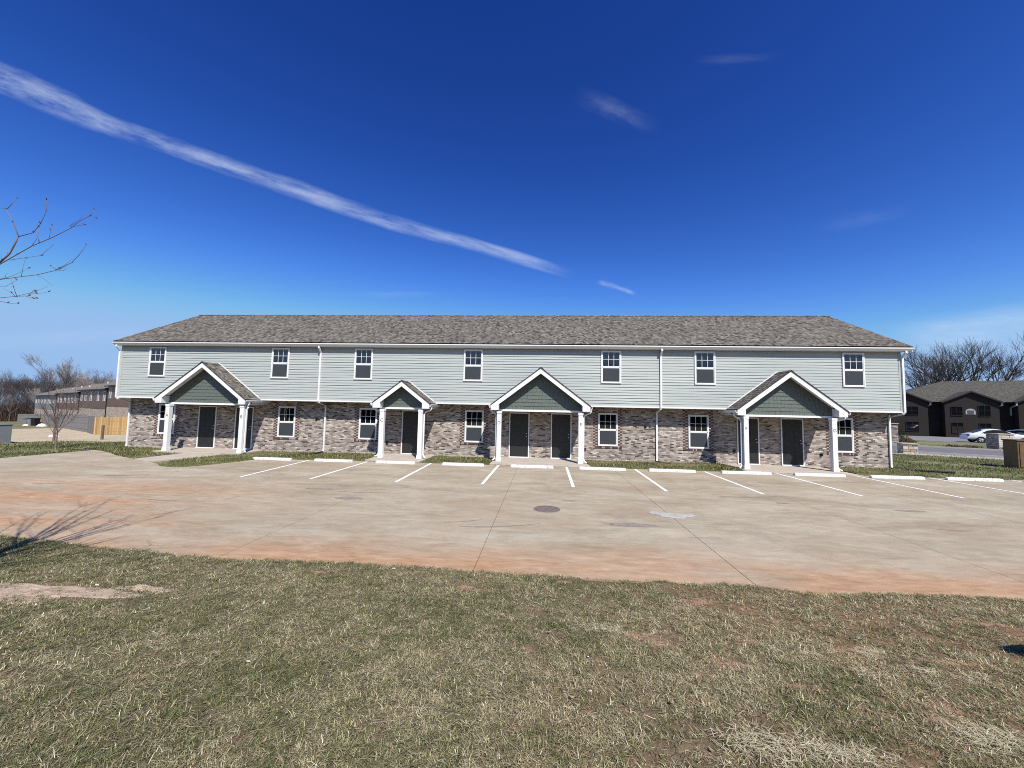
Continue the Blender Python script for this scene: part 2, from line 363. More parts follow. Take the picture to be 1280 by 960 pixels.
# ---------------------------------------------------------------- parking lot
def concrete():
    m = Mat('parking_concrete', .88, .2); g = m.n('ShaderNodeNewGeometry'); s = m.n('ShaderNodeSeparateXYZ'); m.L.new(g.outputs['Position'], s.inputs[0])
    X, Y = s.outputs[0], s.outputs[1]
    st = m.noise(m.pos((.45, 1.1, 1)), .9, 8, .68, .6); st2 = m.noise(m.pos((1.1, 3.4, 1)), 2.0, 7, .72, .5); n1 = m.noise(m.pos(), .5, 5); fine = m.noise(m.pos(), 40, 4, .7); n4 = m.noise(m.pos((1, 1.4, 1)), 2.6, 6, .7)
    c = m.ramp(st, [(.30, (.28, .225, .150)), (.5, (.374, .317, .226)), (.7, (.458, .406, .308))])
    c = m.mix(.55, c, m.ramp(st2, [(.3, .74), (.5, 1.0), (.7, 1.2)]), 'MULTIPLY')
    c = m.mix(.35, c, m.ramp(fine, [(.3, .72), (.7, 1.2)]), 'MULTIPLY')
    c = m.mix(.35, c, m.ramp(n4, [(.35, .75), (.65, 1.15)]), 'MULTIPLY')
    # brownish wash over the middle of the lot
    wash = m.math('MULTIPLY', m.range(m.noise(m.pos((.45, .9, 1)), .7, 7, .68), .47, .66), .45)
    c = m.mix(wash, c, (.33, .235, .155))
    # pale dried puddle marks
    pale = m.math('MULTIPLY', m.range(m.noise(m.pos((.4, 2.2, 1)), 1.1, 7, .7, .6), .58, .70), .38)
    c = m.mix(pale, c, (.50, .46, .385))
    dark = m.math('MULTIPLY', m.range(m.noise(m.pos((.55, 2.4, 1)), 1.9, 5, .6, .4), .63, .72), .45)
    c = m.mix(dark, c, (.20, .15, .115))
    # red clay washed down along the lawn edge and over the left corner
    wob = m.math('MULTIPLY', m.math('SUBTRACT', m.noise(m.pos((.35, 1, 1)), 1.3, 6, .65), .5), 2.0)
    fy = m.math('ADD', Y, wob); clay = m.math('MULTIPLY', m.range(fy, -11.7, -13.1), m.range(m.noise(m.pos((.5, .8, 1)), .8, 5, .6), .34, .56, .35, 1.))
    lx = m.range(m.math('ADD', X, m.math('MULTIPLY', wob, 4.)), -5.5, -11.5); ly = m.range(Y, -7.0, -9.5)
    left = m.math('MULTIPLY', m.math('MULTIPLY', lx, ly), m.range(m.noise(m.pos((.25, 1.8, 1)), 1.1, 5), .33, .55))
    cf = m.math('MULTIPLY', m.math('MAXIMUM', clay, left), .85)
    cc = m.ramp(st2, [(.3, (.30, .155, .075)), (.52, (.43, .25, .14)), (.72, (.52, .37, .245))])
    c = m.mix(cf, c, cc)
    m.color(c); m.bump(m.math('ADD', fine, m.math('MULTIPLY', st2, .6)), .004); return m.m
MT['concrete'] = concrete()
MT['joint'] = plain('joint_dirt', (.20, .15, .11), .95, .3)
lot = empty('parking_lot'); tag(lot, kind='structure')
jx = [-22.2, -20.7, -16.75, -12.8, -8.85, -4.9, -.95, 2.95, 6.9, 10.8, 14.75, 18.7, 22.6, 26.6, 30.6]
def sheet_cols(name, x0, x1, yb, yf, z_off, mat, parent, step=.25, ny=24, under=.03):
    n = max(2, int((x1-x0)/step)); v = []; f = []
    for i in range(n+1):
        x = x0+(x1-x0)*i/n; a, b = yf(x), yb(x)
        for j in range(ny+1):
            v.append((x, a+(b-a)*j/ny, lot_z(x)+z_off))
    for i in range(n):
        for j in range(ny):
            k = i*(ny+1)+j; f.append((k, k+ny+1, k+ny+2, k+1))
    # rim
    def rim(idx):
        for a, b in zip(idx[:-1], idx[1:]):
            k = len(v); pa, pb = v[a], v[b]; v.extend([pa, pb, (pb[0], pb[1], pb[2]-under), (pa[0], pa[1], pa[2]-under)]); f.append((k, k+1, k+2, k+3))
    rim([i*(ny+1) for i in range(n+1)]); rim([i*(ny+1)+ny for i in range(n+1)]); rim(list(range(ny+1))); rim([n*(ny+1)+j for j in range(ny+1)])
    me = bpy.data.meshes.new(name); me.from_pydata(v, [], f); me.materials.append(mat); me.update()
    o = bpy.data.objects.new(name, me); C.objects.link(o); o.parent = parent; return o
for a, b in zip(jx[:-1], jx[1:]):
    sheet_cols('concrete_slab', a+.005, b-.005, back_y, front_y, 0, MT['concrete'], lot)
sheet_cols('joint_bed', jx[0], jx[-1], lambda x: back_y(x)-.01, lambda x: front_y(x)+.01, -.02, MT['joint'], lot, 1., 4)
# painted stall lines
paint = Mat('white_line_paint', .7, .25); pn = paint.noise(paint.pos(), 18, 5, .75); pn2 = paint.noise(paint.pos((.6, 2, 1)), 2.5, 4)
paint.color(paint.mix(paint.range(paint.math('ADD', paint.math('MULTIPLY', pn, .6), paint.math('MULTIPLY', pn2, .4)), .38, .52, .6, .0), (.84, .83, .79), (.55, .49, .42))); MT['paint'] = paint.m
STR = [[(-10.11, -2.62), (-9.79, -6.89)], [(-7.5, -2.55), (-7.43, -6.84)], [(-4.71, -2.5), (-4.57, -6.86)], [(-1.79, -2.5), (-1.83, -6.79)], [(1.07, -2.5), (1.01, -6.76)], [(3.87, -2.53), (3.76, -6.93)], [(6.6, -2.6), (6.54, -6.9)], [(9.43, -2.5), (9.43, -6.68)], [(12.35, -2.5), (12.36, -6.5)], [(15.1, -2.5), (15.2, -6.6)], [(18.0, -2.55), (18.1, -6.7)], [(20.8, -2.5), (20.9, -6.6)]]
for (x0, y0), (x1, y1) in STR:
    mb = MB(); n = 12
    for k in range(n):
        xa, ya = x0+(x1-x0)*k/n, y0+(y1-y0)*k/n; xb, yb = x0+(x1-x0)*(k+1)/n, y0+(y1-y0)*(k+1)/n
        mb.face([(xa-.05, ya, lot_z(xa)+.004), (xa+.05, ya, lot_z(xa)+.004), (xb+.05, yb, lot_z(xb)+.004), (xb-.05, yb, lot_z(xb)+.004)])
    mb.build('stall_line', MT['paint'], lot)
# pale dried spill on the slab
sp = Mat('pale_dried_spill', .9, .2); tx = sp.noise(sp.pos((1.2, 3, 1)), 5, 6, .75)
mb = MB(); pts = []
for k in range(28):
    a = 2*math.pi*k/28; R_ = 1+.22*math.sin(3*a+1)+.12*math.sin(7*a); pts.append((3.02+.46*R_*math.cos(a)-.12*math.sin(a), -9.68+.25*R_*math.sin(a), lot_z(3)+.004))
mb.face(pts); sp.color(sp.ramp(tx, [(.40, (.36, .32, .26)), (.54, (.43, .41, .385)), (.68, (.55, .56, .565))])); mb.build('dried_spill', sp.m, lot)
for (cx, cy, rx, ry) in ((.78, -8.6, .17, .07), (1.9, -10.6, .5, .14), (-4.9, -9.2, .35, .13), (-6.3, -8.2, .4, .1), (9.2, -8.4, .35, .1), (6.4, -8.0, .16, .06)):
    mb = MB(); mb.face([(cx+rx*(1+.2*math.sin(3*k))*math.cos(2*math.pi*k/18), cy+ry*math.sin(2*math.pi*k/18), lot_z(cx)+.003) for k in range(18)])
    mb.build('dark_stain', plain('oil_stain', (.26, .215, .18), .8, .3, 8), lot)
scuff = plain('tyre_scuff', (.245, .20, .16), .85, .25, 12)
for k in range(16):
    cx, cy, L_, an, w = rnd.uniform(-15, 15), rnd.uniform(-11.5, -6.9), rnd.uniform(.4, 1.8), rnd.uniform(-.35, .35)+(1.4 if rnd.random() < .3 else 0), rnd.uniform(.02, .06)
    mb = MB(); pts = []
    for i in range(9):
        t = i/8-.5; px, py = cx+L_*t*math.cos(an)-.12*L_*t*t*math.sin(an), cy+L_*t*math.sin(an)+.3*L_*t*t*math.cos(an); pts.append((px, py, w*(1-4*t*t)*rnd.uniform(.6, 1.2)+.004))
    for (a, b, c), (d, e, f) in zip(pts[:-1], pts[1:]): mb.face([(a, b-c, lot_z(a)+.0025), (d, e-f, lot_z(d)+.0025), (d, e+f, lot_z(d)+.0025), (a, b+c, lot_z(a)+.0025)])
    mb.build('tyre_mark', scuff, lot, recalc=False)
# manhole
mh = empty('manhole_cover', (.16, -9.56, lot_z(0)+.002)); tag(mh, 'round brown-grey manhole cover set in the concrete between two stall lines', 'manhole cover')
MT['iron'] = plain('rusty_cast_iron', (.17, .135, .12), .75, .3, 12, .4)
mb = MB(); n = 32
for k in range(n):
    a, b = 2*math.pi*k/n, 2*math.pi*(k+1)/n
    for r0, r1, z0, z1 in ((.27, .31, .006, .006), (.31, .32, .006, 0)):
        mb.face([(r0*math.cos(a), r0*math.sin(a), z0), (r1*math.cos(a), r1*math.sin(a), z1), (r1*math.cos(b), r1*math.sin(b), z1), (r0*math.cos(b), r0*math.sin(b), z0)])
mb.build('rim', MT['iron'], mh)
mb = MB(); mb.face([(.262*math.cos(2*math.pi*k/n), .262*math.sin(2*math.pi*k/n), .004) for k in range(n)])
for i in range(-3, 4):
    for j in range(-3, 4):
        if math.hypot(i, j) < 3.4: mb.box(i*.068-.02, i*.068+.02, j*.068-.02, j*.068+.02, .004, .009, skip='d')
mb.build('lid', MT['iron'], mh)
# wheel stops
STOPS = [(-12.49, -10.77, -2.85), (-9.73, -8.04, -2.82), (-6.99, -5.3, -2.85), (-4.12, -2.36, -2.86), (-1.24, .51, -2.9), (1.56, 3.4, -2.95), (4.32, 6.12, -2.93), (7.12, 9.0, -2.9), (9.85, 11.7, -2.92), (12.6, 14.5, -2.95), (15.3, 17.25, -2.92), (18.0, 19.85, -2.95), (20.8, 22.6, -2.95)]
wl = ['white wheel stop in the stall nearest the left porch', 'white wheel stop between the left downspout and the narrow porch', 'white wheel stop right before the narrow single door porch',
      'white wheel stop before the grass between narrow and central porches', 'white wheel stop right before the two doors of the central porch', 'white wheel stop just right of the central porch',
      'white wheel stop before the grass right of the middle right downspout', 'white wheel stop before the left door of the right porch', 'white wheel stop before the right door of the right porch',
      'white wheel stop past the right porch before the building end', 'white wheel stop on the lawn side just past the building end', 'white wheel stop cut off by the right edge of the view', 'white wheel stop in the stall farthest right']
def wheel_stop():
    mb = MB(); L_ = .92; sec = [(-.075, 0), (.075, 0), (.06, .085), (.045, .105), (-.045, .105), (-.06, .085)]
    i0 = 0; rings = [(-L_, .82), (-L_+.04, 1), (L_-.04, 1), (L_, .82)]
    for x, k in rings:
        for a, b in sec: mb.v.append((x, a*k, b*(k if b else 1)))
    for r in range(3):
        for j in range(6): mb.f.append((r*6+j, r*6+(j+1) % 6, (r+1)*6+(j+1) % 6, (r+1)*6+j)); mb.mi.append(0)
    mb.f.append(tuple(range(5, -1, -1))); mb.mi.append(0); mb.f.append(tuple(range(18, 24))); mb.mi.append(0)
    for x in (-.62, .62): mb.tube([(x, 0, .1), (x, 0, .112)], .014, 6, 1)
    return mb.mesh('wheel_stop', [MT['white_dirty'], MT['iron']])
wsm = wheel_stop()
for k, (a, b, y) in enumerate(STOPS):
    o = bpy.data.objects.new('wheel_stop', wsm); C.objects.link(o); o.location = ((a+b)/2, y, lot_z(a)+.002); o.scale = ((b-a)/1.84, 1, 1); o.rotation_euler = (0, 0, rad(rnd.uniform(-.8, .8)))
    tag(o, wl[k], 'wheel stop', 'white concrete wheel stops along the stalls')

# ---------------------------------------------------------------- apartment building
XL, XR = -21.86, 15.88
OV = .63; ZS = 2.49; ZE = 5.22; DEPTH = 8.6; YR = 4.0; ZR = 7.98
B = empty('apartment_building', (-3, 0, 0)); B.location = (0, 0, 0)
tag(B, 'long two storey row of apartments with pale siding over brick and four gabled porches', 'apartment building')
mb = MB(); mb.box(XL, XR, 0, DEPTH, -.5, ZS+.02); mb.build('brick_wall', MT['brick'], B)
mb = MB(); mb.box(XL-.015, XR+.015, -.02, DEPTH+.02, -.6, -.04); mb.build('foundation', MT['slab'], B)
from mathutils import noise as _mn
def vnz(a, b): return _mn.noise(Vector((a, b, 3.7)))
# siding: overhanging upper floor, each course a real lap
mb = MB(); exp = .127; z = ZS+.045; x0, x1, y0, y1 = XL-.0, XR+.0, -OV, DEPTH+.1
while z < ZE:
    z2 = min(z+exp, ZE); o = .021; zm = z2-.02
    xa_ = x0
    while xa_ < x1-.01:      # the front: each run of vinyl bellies a little differently
        xb_ = min(xa_+.85, x1); oa, ob = [.021+.016*vnz(q*.55, z*2.1) for q in (xa_, xb_)]; ta, tb = [.003+.004*vnz(q*.7+5, z*2.1) for q in (xa_, xb_)]
        mb.face([(xa_, y0-oa, z), (xb_, y0-ob, z), (xb_, y0-.001-max(0, tb), z2), (xa_, y0-.001-max(0, ta), z2)]); mb.face([(xa_, y0-.0, z), (xb_, y0-.0, z), (xb_, y0-ob, z), (xa_, y0-oa, z)]); xa_ = xb_
    for (ax, ay, bx, by, nx, ny) in ((x1, y0, x1, y1, 1, 0), (x0, y1, x0, y0, -1, 0), (x1, y1, x0, y1, 0, 1)):
        d = Vector((nx, ny, 0))
        A, B_ = Vector((ax, ay, 0)), Vector((bx, by, 0))
        mb.face([A+d*o+Vector((0, 0, z)), B_+d*o+Vector((0, 0, z)), B_+d*.001+Vector((0, 0, z2)), A+d*.001+Vector((0, 0, z2))])
        mb.face([A+d*.001+Vector((0, 0, z)), B_+d*.001+Vector((0, 0, z)), B_+d*o+Vector((0, 0, z)), A+d*o+Vector((0, 0, z))])
    z = z2
mb.build('siding', MT['siding'], B, recalc=False)
mb = MB(); mb.box(XL+.01, XR-.01, -OV+.01, DEPTH, ZS, ZE); mb.build('sheathing', MT['interior'], B)
mb = MB(); mb.box(XL-.02, XR+.02, -OV-.025, -OV+.03, ZS-.015, ZS+.05)
mb.box(XL-.02, XR+.02, -OV+.03, -.002, ZS-.012, ZS+.0); mb.build('starter_trim', MT['white'], B)
mb = MB()
for x, s in ((XL, -1), (XR, 1)):
    mb.box(min(x-s*.09, x+s*.022), max(x-s*.09, x+s*.022), -OV-.022, -OV+.09, ZS+.052, ZE-.002)
build_each(mb, 'corner_trim', MT['siding'], B)
# roof
EY = -.90; RX0, RX1 = -22.12, 16.20; sl = (ZR-5.40)/(YR-EY)
mb = MB(); nc = 40
for side in (0, 1):
    for k in range(nc):
        t0, t1 = k/nc, (k+1)/nc
        if side == 0: ya, yb = EY+(YR-EY)*t0, EY+(YR-EY)*t1
        else: ya, yb = 2*YR-EY-(YR-EY)*t0, 2*YR-EY-(YR-EY)*t1
        za, zb = 5.40+(ZR-5.40)*t0, 5.40+(ZR-5.40)*t1; s = .008
        mb.face([(RX0, ya, za+s), (RX1, ya, za+s), (RX1, yb, zb-s), (RX0, yb, zb-s)])
        mb.face([(RX0, ya, za-s), (RX1, ya, za-s), (RX1, ya, za+s), (RX0, ya, za+s)])
YB = 2*YR-EY
for x in (RX0, RX1):
    mb.face([(x, EY, 5.392), (x, YR, ZR-.012), (x, YR, ZR-.06), (x, EY, 5.345)], 1); mb.face([(x, YB, 5.392), (x, YR, ZR-.012), (x, YR, ZR-.06), (x, YB, 5.345)], 1)
mb.face([(RX0, EY, 5.345), (RX1, EY, 5.345), (RX1, YR, ZR-.06), (RX0, YR, ZR-.06)], 1); mb.face([(RX0, YB, 5.345), (RX1, YB, 5.345), (RX1, YR, ZR-.06), (RX0, YR, ZR-.06)], 1)
roof = mb.build('roof', [MT['shingle'], MT['shingle_edge']], B, recalc=False)
mb = MB(); n = 120
for k in range(n):
    xa, xb = RX0+(RX1-RX0)*k/n, RX0+(RX1-RX0)*(k+1)/n
    mb.face([(xa, YR-.14, ZR-.055), (xb, YR-.14, ZR-.062), (xb, YR, ZR+.018), (xa, YR, ZR+.026)]); mb.face([(xa, YR+.14, ZR-.055), (xb, YR+.14, ZR-.062), (xb, YR, ZR+.018), (xa, YR, ZR+.026)])
    mb.face([(xb, YR-.14, ZR-.062), (xb, YR, ZR+.018), (xb, YR, ZR+.026), (xb, YR-.14, ZR-.055)])
mb.build('ridge_cap', MT['shingle'], roof)
# gable ends, fascia, soffit, gutter
mb = MB()
for x in (XL, XR): mb.prism([(-OV, ZE), (YB-.3, ZE), (YR, ZR-.12)], x-.01, x+.01, plane='yz')
build_each(mb, 'gable_end_wall', MT['siding'], B)
mb = MB()
for xa, xb in ((RX0+.005, XL-.012), (XR+.012, RX1-.005)):
    xo = xa if xa < 0 else xb-.025
    for (yA, zA, yB_, zB) in ((EY+.01, 5.34, YR, ZR-.065), (YR, ZR-.065, YB-.01, 5.34)):
        mb.prism([(yA, zA), (yB_, zB), (yB_, zB-.17), (yA, zA-.17)], xo, xo+.025, plane='yz')
build_each(mb, 'rake_board', MT['white'], B)
mb = MB(); mb.box(RX0+.03, RX1-.03, EY+.10, -OV+.012, 5.19, 5.215); mb.box(RX0+.03, RX1-.03, EY+.085, EY+.10, 5.17, 5.34); mb.build('soffit', MT['white'], B)
mb = MB(); sec = [(EY+.083, 5.19), (EY+.035, 5.19), (EY-.035, 5.285), (EY-.05, 5.292), (EY-.05, 5.335), (EY-.038, 5.335), (EY-.038, 5.305), (EY-.025, 5.30), (EY+.05, 5.21), (EY+.083, 5.21)]
mb.prism(sec, RX0, RX1, plane='yz'); mb.build('gutter', MT['white'], B)
# flue and vents on the roof are not in view; downspouts
def downspout(x, top_pts, low_pts, ext=None, elbow=True):
    mb = MB(); mb.tube(top_pts, .0, flat=(.078, .062))
    o = mb.build('downspout', MT['white'], B)
    mb = MB(); mb.tube(low_pts, .0, flat=(.078, .062))
    p = Vector(low_pts[-1])
    mb.build('lower_pipe', MT['white'], o)
    mb = MB()
    for z in (4.6, 3.3): mb.box(top_pts[-1][0]-.047, top_pts[-1][0]+.047, -OV-.078, -OV-.012, z, z+.03)
    mb.box(low_pts[-1][0]-.047, low_pts[-1][0]+.047, -.071, -.004, 1.2, 1.23)
    build_each(mb, 'strap', MT['white'], o)
    if ext:
        mb = MB(); pts = [Vector(q) for q in ext]; dense = []
        for a, b in zip(pts[:-1], pts[1:]):
            nn = max(2, int((b-a).length/.035))
            dense += [a.lerp(b, i/nn) for i in range(nn)]
        dense.append(pts[-1]); rs = [.052 if i % 2 else .044 for i in range(len(dense))]
        mb.tube(dense, rs, 10); mb.build('drain_extension', MT['black_plastic'], o)
    return o
def std_down(x, dx=0, ext=None, zb=0.0):
    return downspout(x, [(x-.0, EY+.03, 5.20), (x, EY+.03, 5.12), (x, -OV-.05, 4.92), (x, -OV-.045, ZS+.10)],
                     [(x, -OV-.045, ZS+.10), (x, -OV-.045, ZS+.02), (x+dx*.35, -OV-.02, ZS-.06), (x+dx, -.05, ZS-.22), (x+dx, -.04, zb+.12), (x+dx, -.09, zb+.04)], ext)
std_down(-21.93, .10, [(-21.83, -.12, -.08), (-21.95, -.35, -.14), (-22.3, -.7, -.145), (-22.9, -1.1, -.15)], -.12)
std_down(-11.02, .04, [(-10.98, -.12, -.05), (-11.05, -.6, -.09), (-11.6, -1.3, -.10), (-12.0, -1.9, -.12)], -.08)
std_down(5.49, -.02, [(5.47, -.12, -.02), (5.5, -.3, -.06), (5.75, -.6, -.07), (5.9, -.7, -.08)], -.06)
std_down(15.93, -.13, [(15.8, -.12, .0), (16.3, -.25, -.035), (17.0, -.55, -.03), (17.7, -.8, -.035)], -.04)

# windows: 3-over-2 grid above, screened lower sash
def window(x, ztop, h, Y, w=.93):
    f = empty('window', (x, Y, ztop), B)
    def ring(mb, x0, x1, z0, z1, t, y0, y1, bt=None):
        bt = bt or t
        mb.box(x0, x0+t, y0, y1, z0, z1); mb.box(x1-t, x1, y0, y1, z0, z1); mb.box(x0+t, x1-t, y0, y1, z1-t, z1); mb.box(x0+t, x1-t, y0, y1, z0, z0+bt)
    mb = MB(); ring(mb, 0, w, -h, 0, .052, -.045, .0); mb.build('frame', MT['white'], f, .004)
    mid = -h*.485
    mb = MB(); ring(mb, .054, w-.054, mid-.02, -.054, .030, -.034, -.004)
    mb.box(.054+.03, w-.084, -.036, -.003, mid-.055, mid-.021)
    gx0, gx1, gz0, gz1 = .084, w-.084, mid+.01, -.084
    for k in (1, 2): xx = gx0+(gx1-gx0)*k/3; mb.box(xx-.009, xx+.009, -.021, -.0115, gz0, gz1)
    zz = (gz0+gz1)/2; mb.box(gx0, gx1, -.0225, -.0105, zz-.009, zz+.009)
    mb.build('sash', MT['white'], f)
    mb = MB(); mb.box(.075, w-.075, -.010, -.005, mid, -.075); mb.build('pane', MT['glass'], f)
    mb = MB(); ring(mb, .054, w-.054, -h+.054, mid-.057, .028, -.032, -.004); mb.build('lower_sash', MT['white'], f)
    mb = MB(); mb.box(.078, w-.078, -.026, -.022, -h+.078, mid-.082); mb.build('screen', MT['screen'], f)
    return f
UX = [-20.2692, -13.5957, -9.2679, -3.7976, 2.7529, 7.0032, 13.4266]; LX = [-20.1606, -13.5139, -9.1976, -3.7793, 2.7192, 6.9326, 13.326]
first = window(UX[0], 5.138, 1.546, -OV-.014)
for x in UX[1:]:
    c = copy_tree(first, B); c.location = (x, -OV-.014, 5.138)
firstL = window(LX[0], 2.2028, 1.584, -.004)
for x in LX[1:]:
    c = copy_tree(firstL, B); c.location = (x, -.004, 2.2028)
for k, x in enumerate(LX):
    # toothed brick jambs and a rowlock sill
    mb = MB(); z = 2.2028-1.584-.02; row = 0
    while z < 2.36:
        for s in (0, 1):
            for c_ in range(2):
                xx = (x-.015-.108*(c_+1)) if s == 0 else (x+.945+.108*c_)
                mi = 0 if (row+c_) % 2 else 1; pr = .016 if mi == 0 else .009
                mb.box(xx, xx+.095, -pr, .0, z, z+.056, mi, skip='b')
        z += .0677; row += 1
    xx = x-.22
    while xx < x+1.13:
        mb.box(xx, xx+.058, -.028, 0, .515, .60, 0 if rnd.random() < .8 else 1, skip='b'); xx += .068
    o = mb.build('brick_surround', [MT['brick_dark'], MT['brick_pale']], B); tag(o, kind='stuff')

# doors
def door(x, swing=0):
    d = empty('door', (x, 0, 0), B); w, h = .993, 2.14
    mb = MB(); mb.box(0, .052, -.04, .0, -.03, h); mb.box(w-.052, w, -.04, 0, -.03, h); mb.box(.052, w-.052, -.04, 0, h-.052, h); mb.build('door_frame', MT['white'], d, .004)
    mb = MB(); mb.box(.0, w, -.07, -.041, -.05, -.0); mb.build('threshold', MT['white'], d)
    mb = MB(); mb.box(.054, w-.054, -.018, -.004, .0, h-.054)
    for cx in (.28, w-.28):
        for z0, z1 in ((.18, .78), (.95, 1.55), (1.68, 1.94)):
            a, b = cx-.135, cx+.135
            mb.box(a, b, -.021, -.0185, z0, z1)
            mb.box(a+.03, b-.03, -.027, -.0213, z0+.03, z1-.03)
    mb.build('door_leaf', MT['door'], d, .002)
    mb = MB(); mb.tube([(w-.14, -.018, .98), (w-.14, -.06, .98), (w-.14, -.085, .98)], [.012, .012, .028], 10); mb.build('handle', MT['metal'], d); mb = MB(); mb.tube([(w-.14, -.018, 1.12), (w-.14, -.035, 1.12)], .026, 10); mb.build('lock', MT['metal'], d)
    return d
DX = [-17.9039, -15.86, -6.9758, -1.5782, .461, 9.1386, 11.0999]
d0 = door(DX[0])
for x in DX[1:]: c = copy_tree(d0, B); c.location = (x, 0, 0)

# porches
def text_mesh(ch, size):
    cu = bpy.data.curves.new('glyph', 'FONT'); cu.body = ch; cu.size = size; cu.extrude = .003; cu.align_x = 'CENTER'; cu.align_y = 'CENTER'
    t = bpy.data.objects.new('glyph', cu); C.objects.link(t); bpy.context.view_layer.update()
    me = bpy.data.meshes.new_from_object(t.evaluated_get(bpy.context.evaluated_depsgraph_get())); bpy.data.objects.remove(t); bpy.data.curves.remove(cu)
    me.materials.clear(); me.materials.append(MT['letter']); return me
YF = -1.65
def porch(xl, xr, posts, letters, zt=2.26, downs=(1, 1)):
    xc = (xl+xr)/2; hw = (xr-xl)/2; sl = .76; ztop0 = zt+.26; za = ztop0+hw*sl
    P = empty('porch', (xc, 0, 0), B)
    X = lambda x: x-xc
    # roof slopes, each course stepped
    mb = MB(); nc = max(6, int(hw/.12)); 
    for s in (-1, 1):
        for k in range(nc):
            t0, t1 = k/nc, (k+1)/nc; a, b = s*(hw+.03)*(1-t0), s*(hw+.03)*(1-t1)
            z0, z1 = ztop0-.02+(za-ztop0+.02)*t0, ztop0-.02+(za-ztop0+.02)*t1; e = .006
            back = -.002 if z0 < ZS-.08 else -OV-.015
            mb.face([(a, YF-.03, z0+e), (b, YF-.03, z1-e), (b, back, z1-e), (a, back, z0+e)])
            mb.face([(a, YF-.03, z0-e), (a, YF-.03, z0+e), (a, back, z0+e), (a, back, z0-e)])
        mb.face([(s*(hw+.03), YF-.03, ztop0-.018), (0, YF-.03, za), (0, YF-.03, za-.035), (s*(hw+.03), YF-.03, ztop0-.055)], 1)
        mb.face([(s*(hw+.03), YF-.03, ztop0-.05), (0, YF-.03, za-.035), (0, -OV-.016, za-.035), (s*(hw+.03), -OV-.016, ztop0-.05)], 1)
    mb.build('porch_roof', [MT['shingle'], MT['shingle_edge']], P, recalc=False)
    mb = MB()
    for k in range(8):
        ya, yb = YF-.03+(YF*-1-OV+.015)*k/8, YF-.03+(YF*-1-OV+.015)*(k+1)/8
        for s in (-1, 1): mb.face([(0, ya, za+.016), (0, yb, za+.008), (s*.13, yb, za-.083), (s*.13, ya, za-.075)])
    mb.build('ridge_cap', MT['shingle'], P)
    # raking fascia with boxed returns
    mb = MB(); th = .19/math.cos(math.atan(sl)); o = .036
    pin = hw-.34
    for s in (-1, 1):
        mb.prism([(s*hw, ztop0-o), (0, za-o), (0, za-o-th), (s*hw, ztop0-o-th+.0)], YF, YF+.03)
        # boxed return: closes the corner between fascia and beam
        zin = ztop0-o-th+ (hw-pin)*sl
        mb.prism([(s*hw, zt-.01), (s*hw, ztop0-o-th-.001), (s*pin, zin-.001), (s*pin, zt-.01)], YF+.004, YF+.034)
    build_each(mb, 'fascia', MT['white'], P)
    # soffit boards under the rake, and boxed eaves along the sides
    mb = MB(); YG = YF+.42
    for s in (-1, 1):
        zo = ztop0-o-.10
        mb.face([(s*pin, YF+.035, zo+.34*sl), (0, YF+.035, za-o-.10), (0, YG, za-o-.10), (s*pin, YG, zo+.34*sl)])
        mb.box(min(s*hw, s*(pin)), max(s*hw, s*(pin)), YF+.036, -.003, zt-.012, zt+.006)
        mb.box(min(s*(hw-.02), s*hw), max(s*(hw-.02), s*hw), YF+.031, -.003, zt+.007, ztop0-.07)
        mb.box(min(s*(pin), s*(pin+.02)), max(s*pin, s*(pin+.02)), YF+.036, YG, zt+.007, zo+.30*sl)
    build_each(mb, 'soffit', MT['white'], P)
    # gable panel: rows of shakes
    pa, pb = X(posts[0])-.02, X(posts[1])+.02
    mb = MB(); zb = zt+.03; row = 0; rr = random.Random(int(xl*10)); zz = zb
    tipz = za-o-.10
    def half(z): return max(0, (tipz-z)/sl)
    mb.face([(-half(zb), YG+.02, zb), (half(zb), YG+.02, zb), (0, YG+.02, tipz)])
    while zz < tipz-.03:
        h = .165; z2 = min(zz+h, tipz-.005); w = half(zz); w2 = half(z2)
        x = -w - rr.random()*.1
        while x < w:
            sw = rr.uniform(.11, .21); a, b = max(x, -w), min(x+sw-.006, w); x += sw
            if b-a < .015: continue
            e = rr.uniform(.016, .024); dz = rr.uniform(-.006, .006)
            a2, b2 = max(a, -w2), min(b, w2)
            if a2 >= b2: a2 = b2 = max(-w2, min(w2, (a+b)/2))
            z0 = zz+dz
            mb.face([(a, YG-e, z0), (b, YG-e, z0), (b2, YG-.002, z2+.01), (a2, YG-.002, z2+.01)])
            mb.face([(a, YG+.01, z0), (b, YG+.01, z0), (b, YG-e, z0), (a, YG-e, z0)])
            mb.face([(b, YG-e, z0), (b, YG+.01, z0), (b2, YG+.01, z2+.01), (b2, YG-.002, z2+.01)])
        zz = z2
    gp = mb.build('gable_panel', MT['shake'], P, recalc=False)
    mb = MB(); mb.box(-pin-.0, pin+.0, YG-.05, YG+.12, zt-.06, zt+.028); mb.build('header_beam', MT['white'], P)
    mb = MB(); mb.box(-pin+.001, pin-.001, YG+.121, -.004, zt+.0, zt+.02); mb.build('porch_ceiling', MT['white'], P)
    # flashing line where the roof dies into the siding
    mb = MB()
    for s in (-1, 1):
        xa = (za-ZS-.06)/sl
        mb.prism([(0, za+.002), (0, za+.06), (s*(xa+.0), ZS+.06+.06), (s*(xa), ZS+.06+.004)], -OV-.032, -OV-.0145)
    build_each(mb, 'flashing', MT['white'], P)
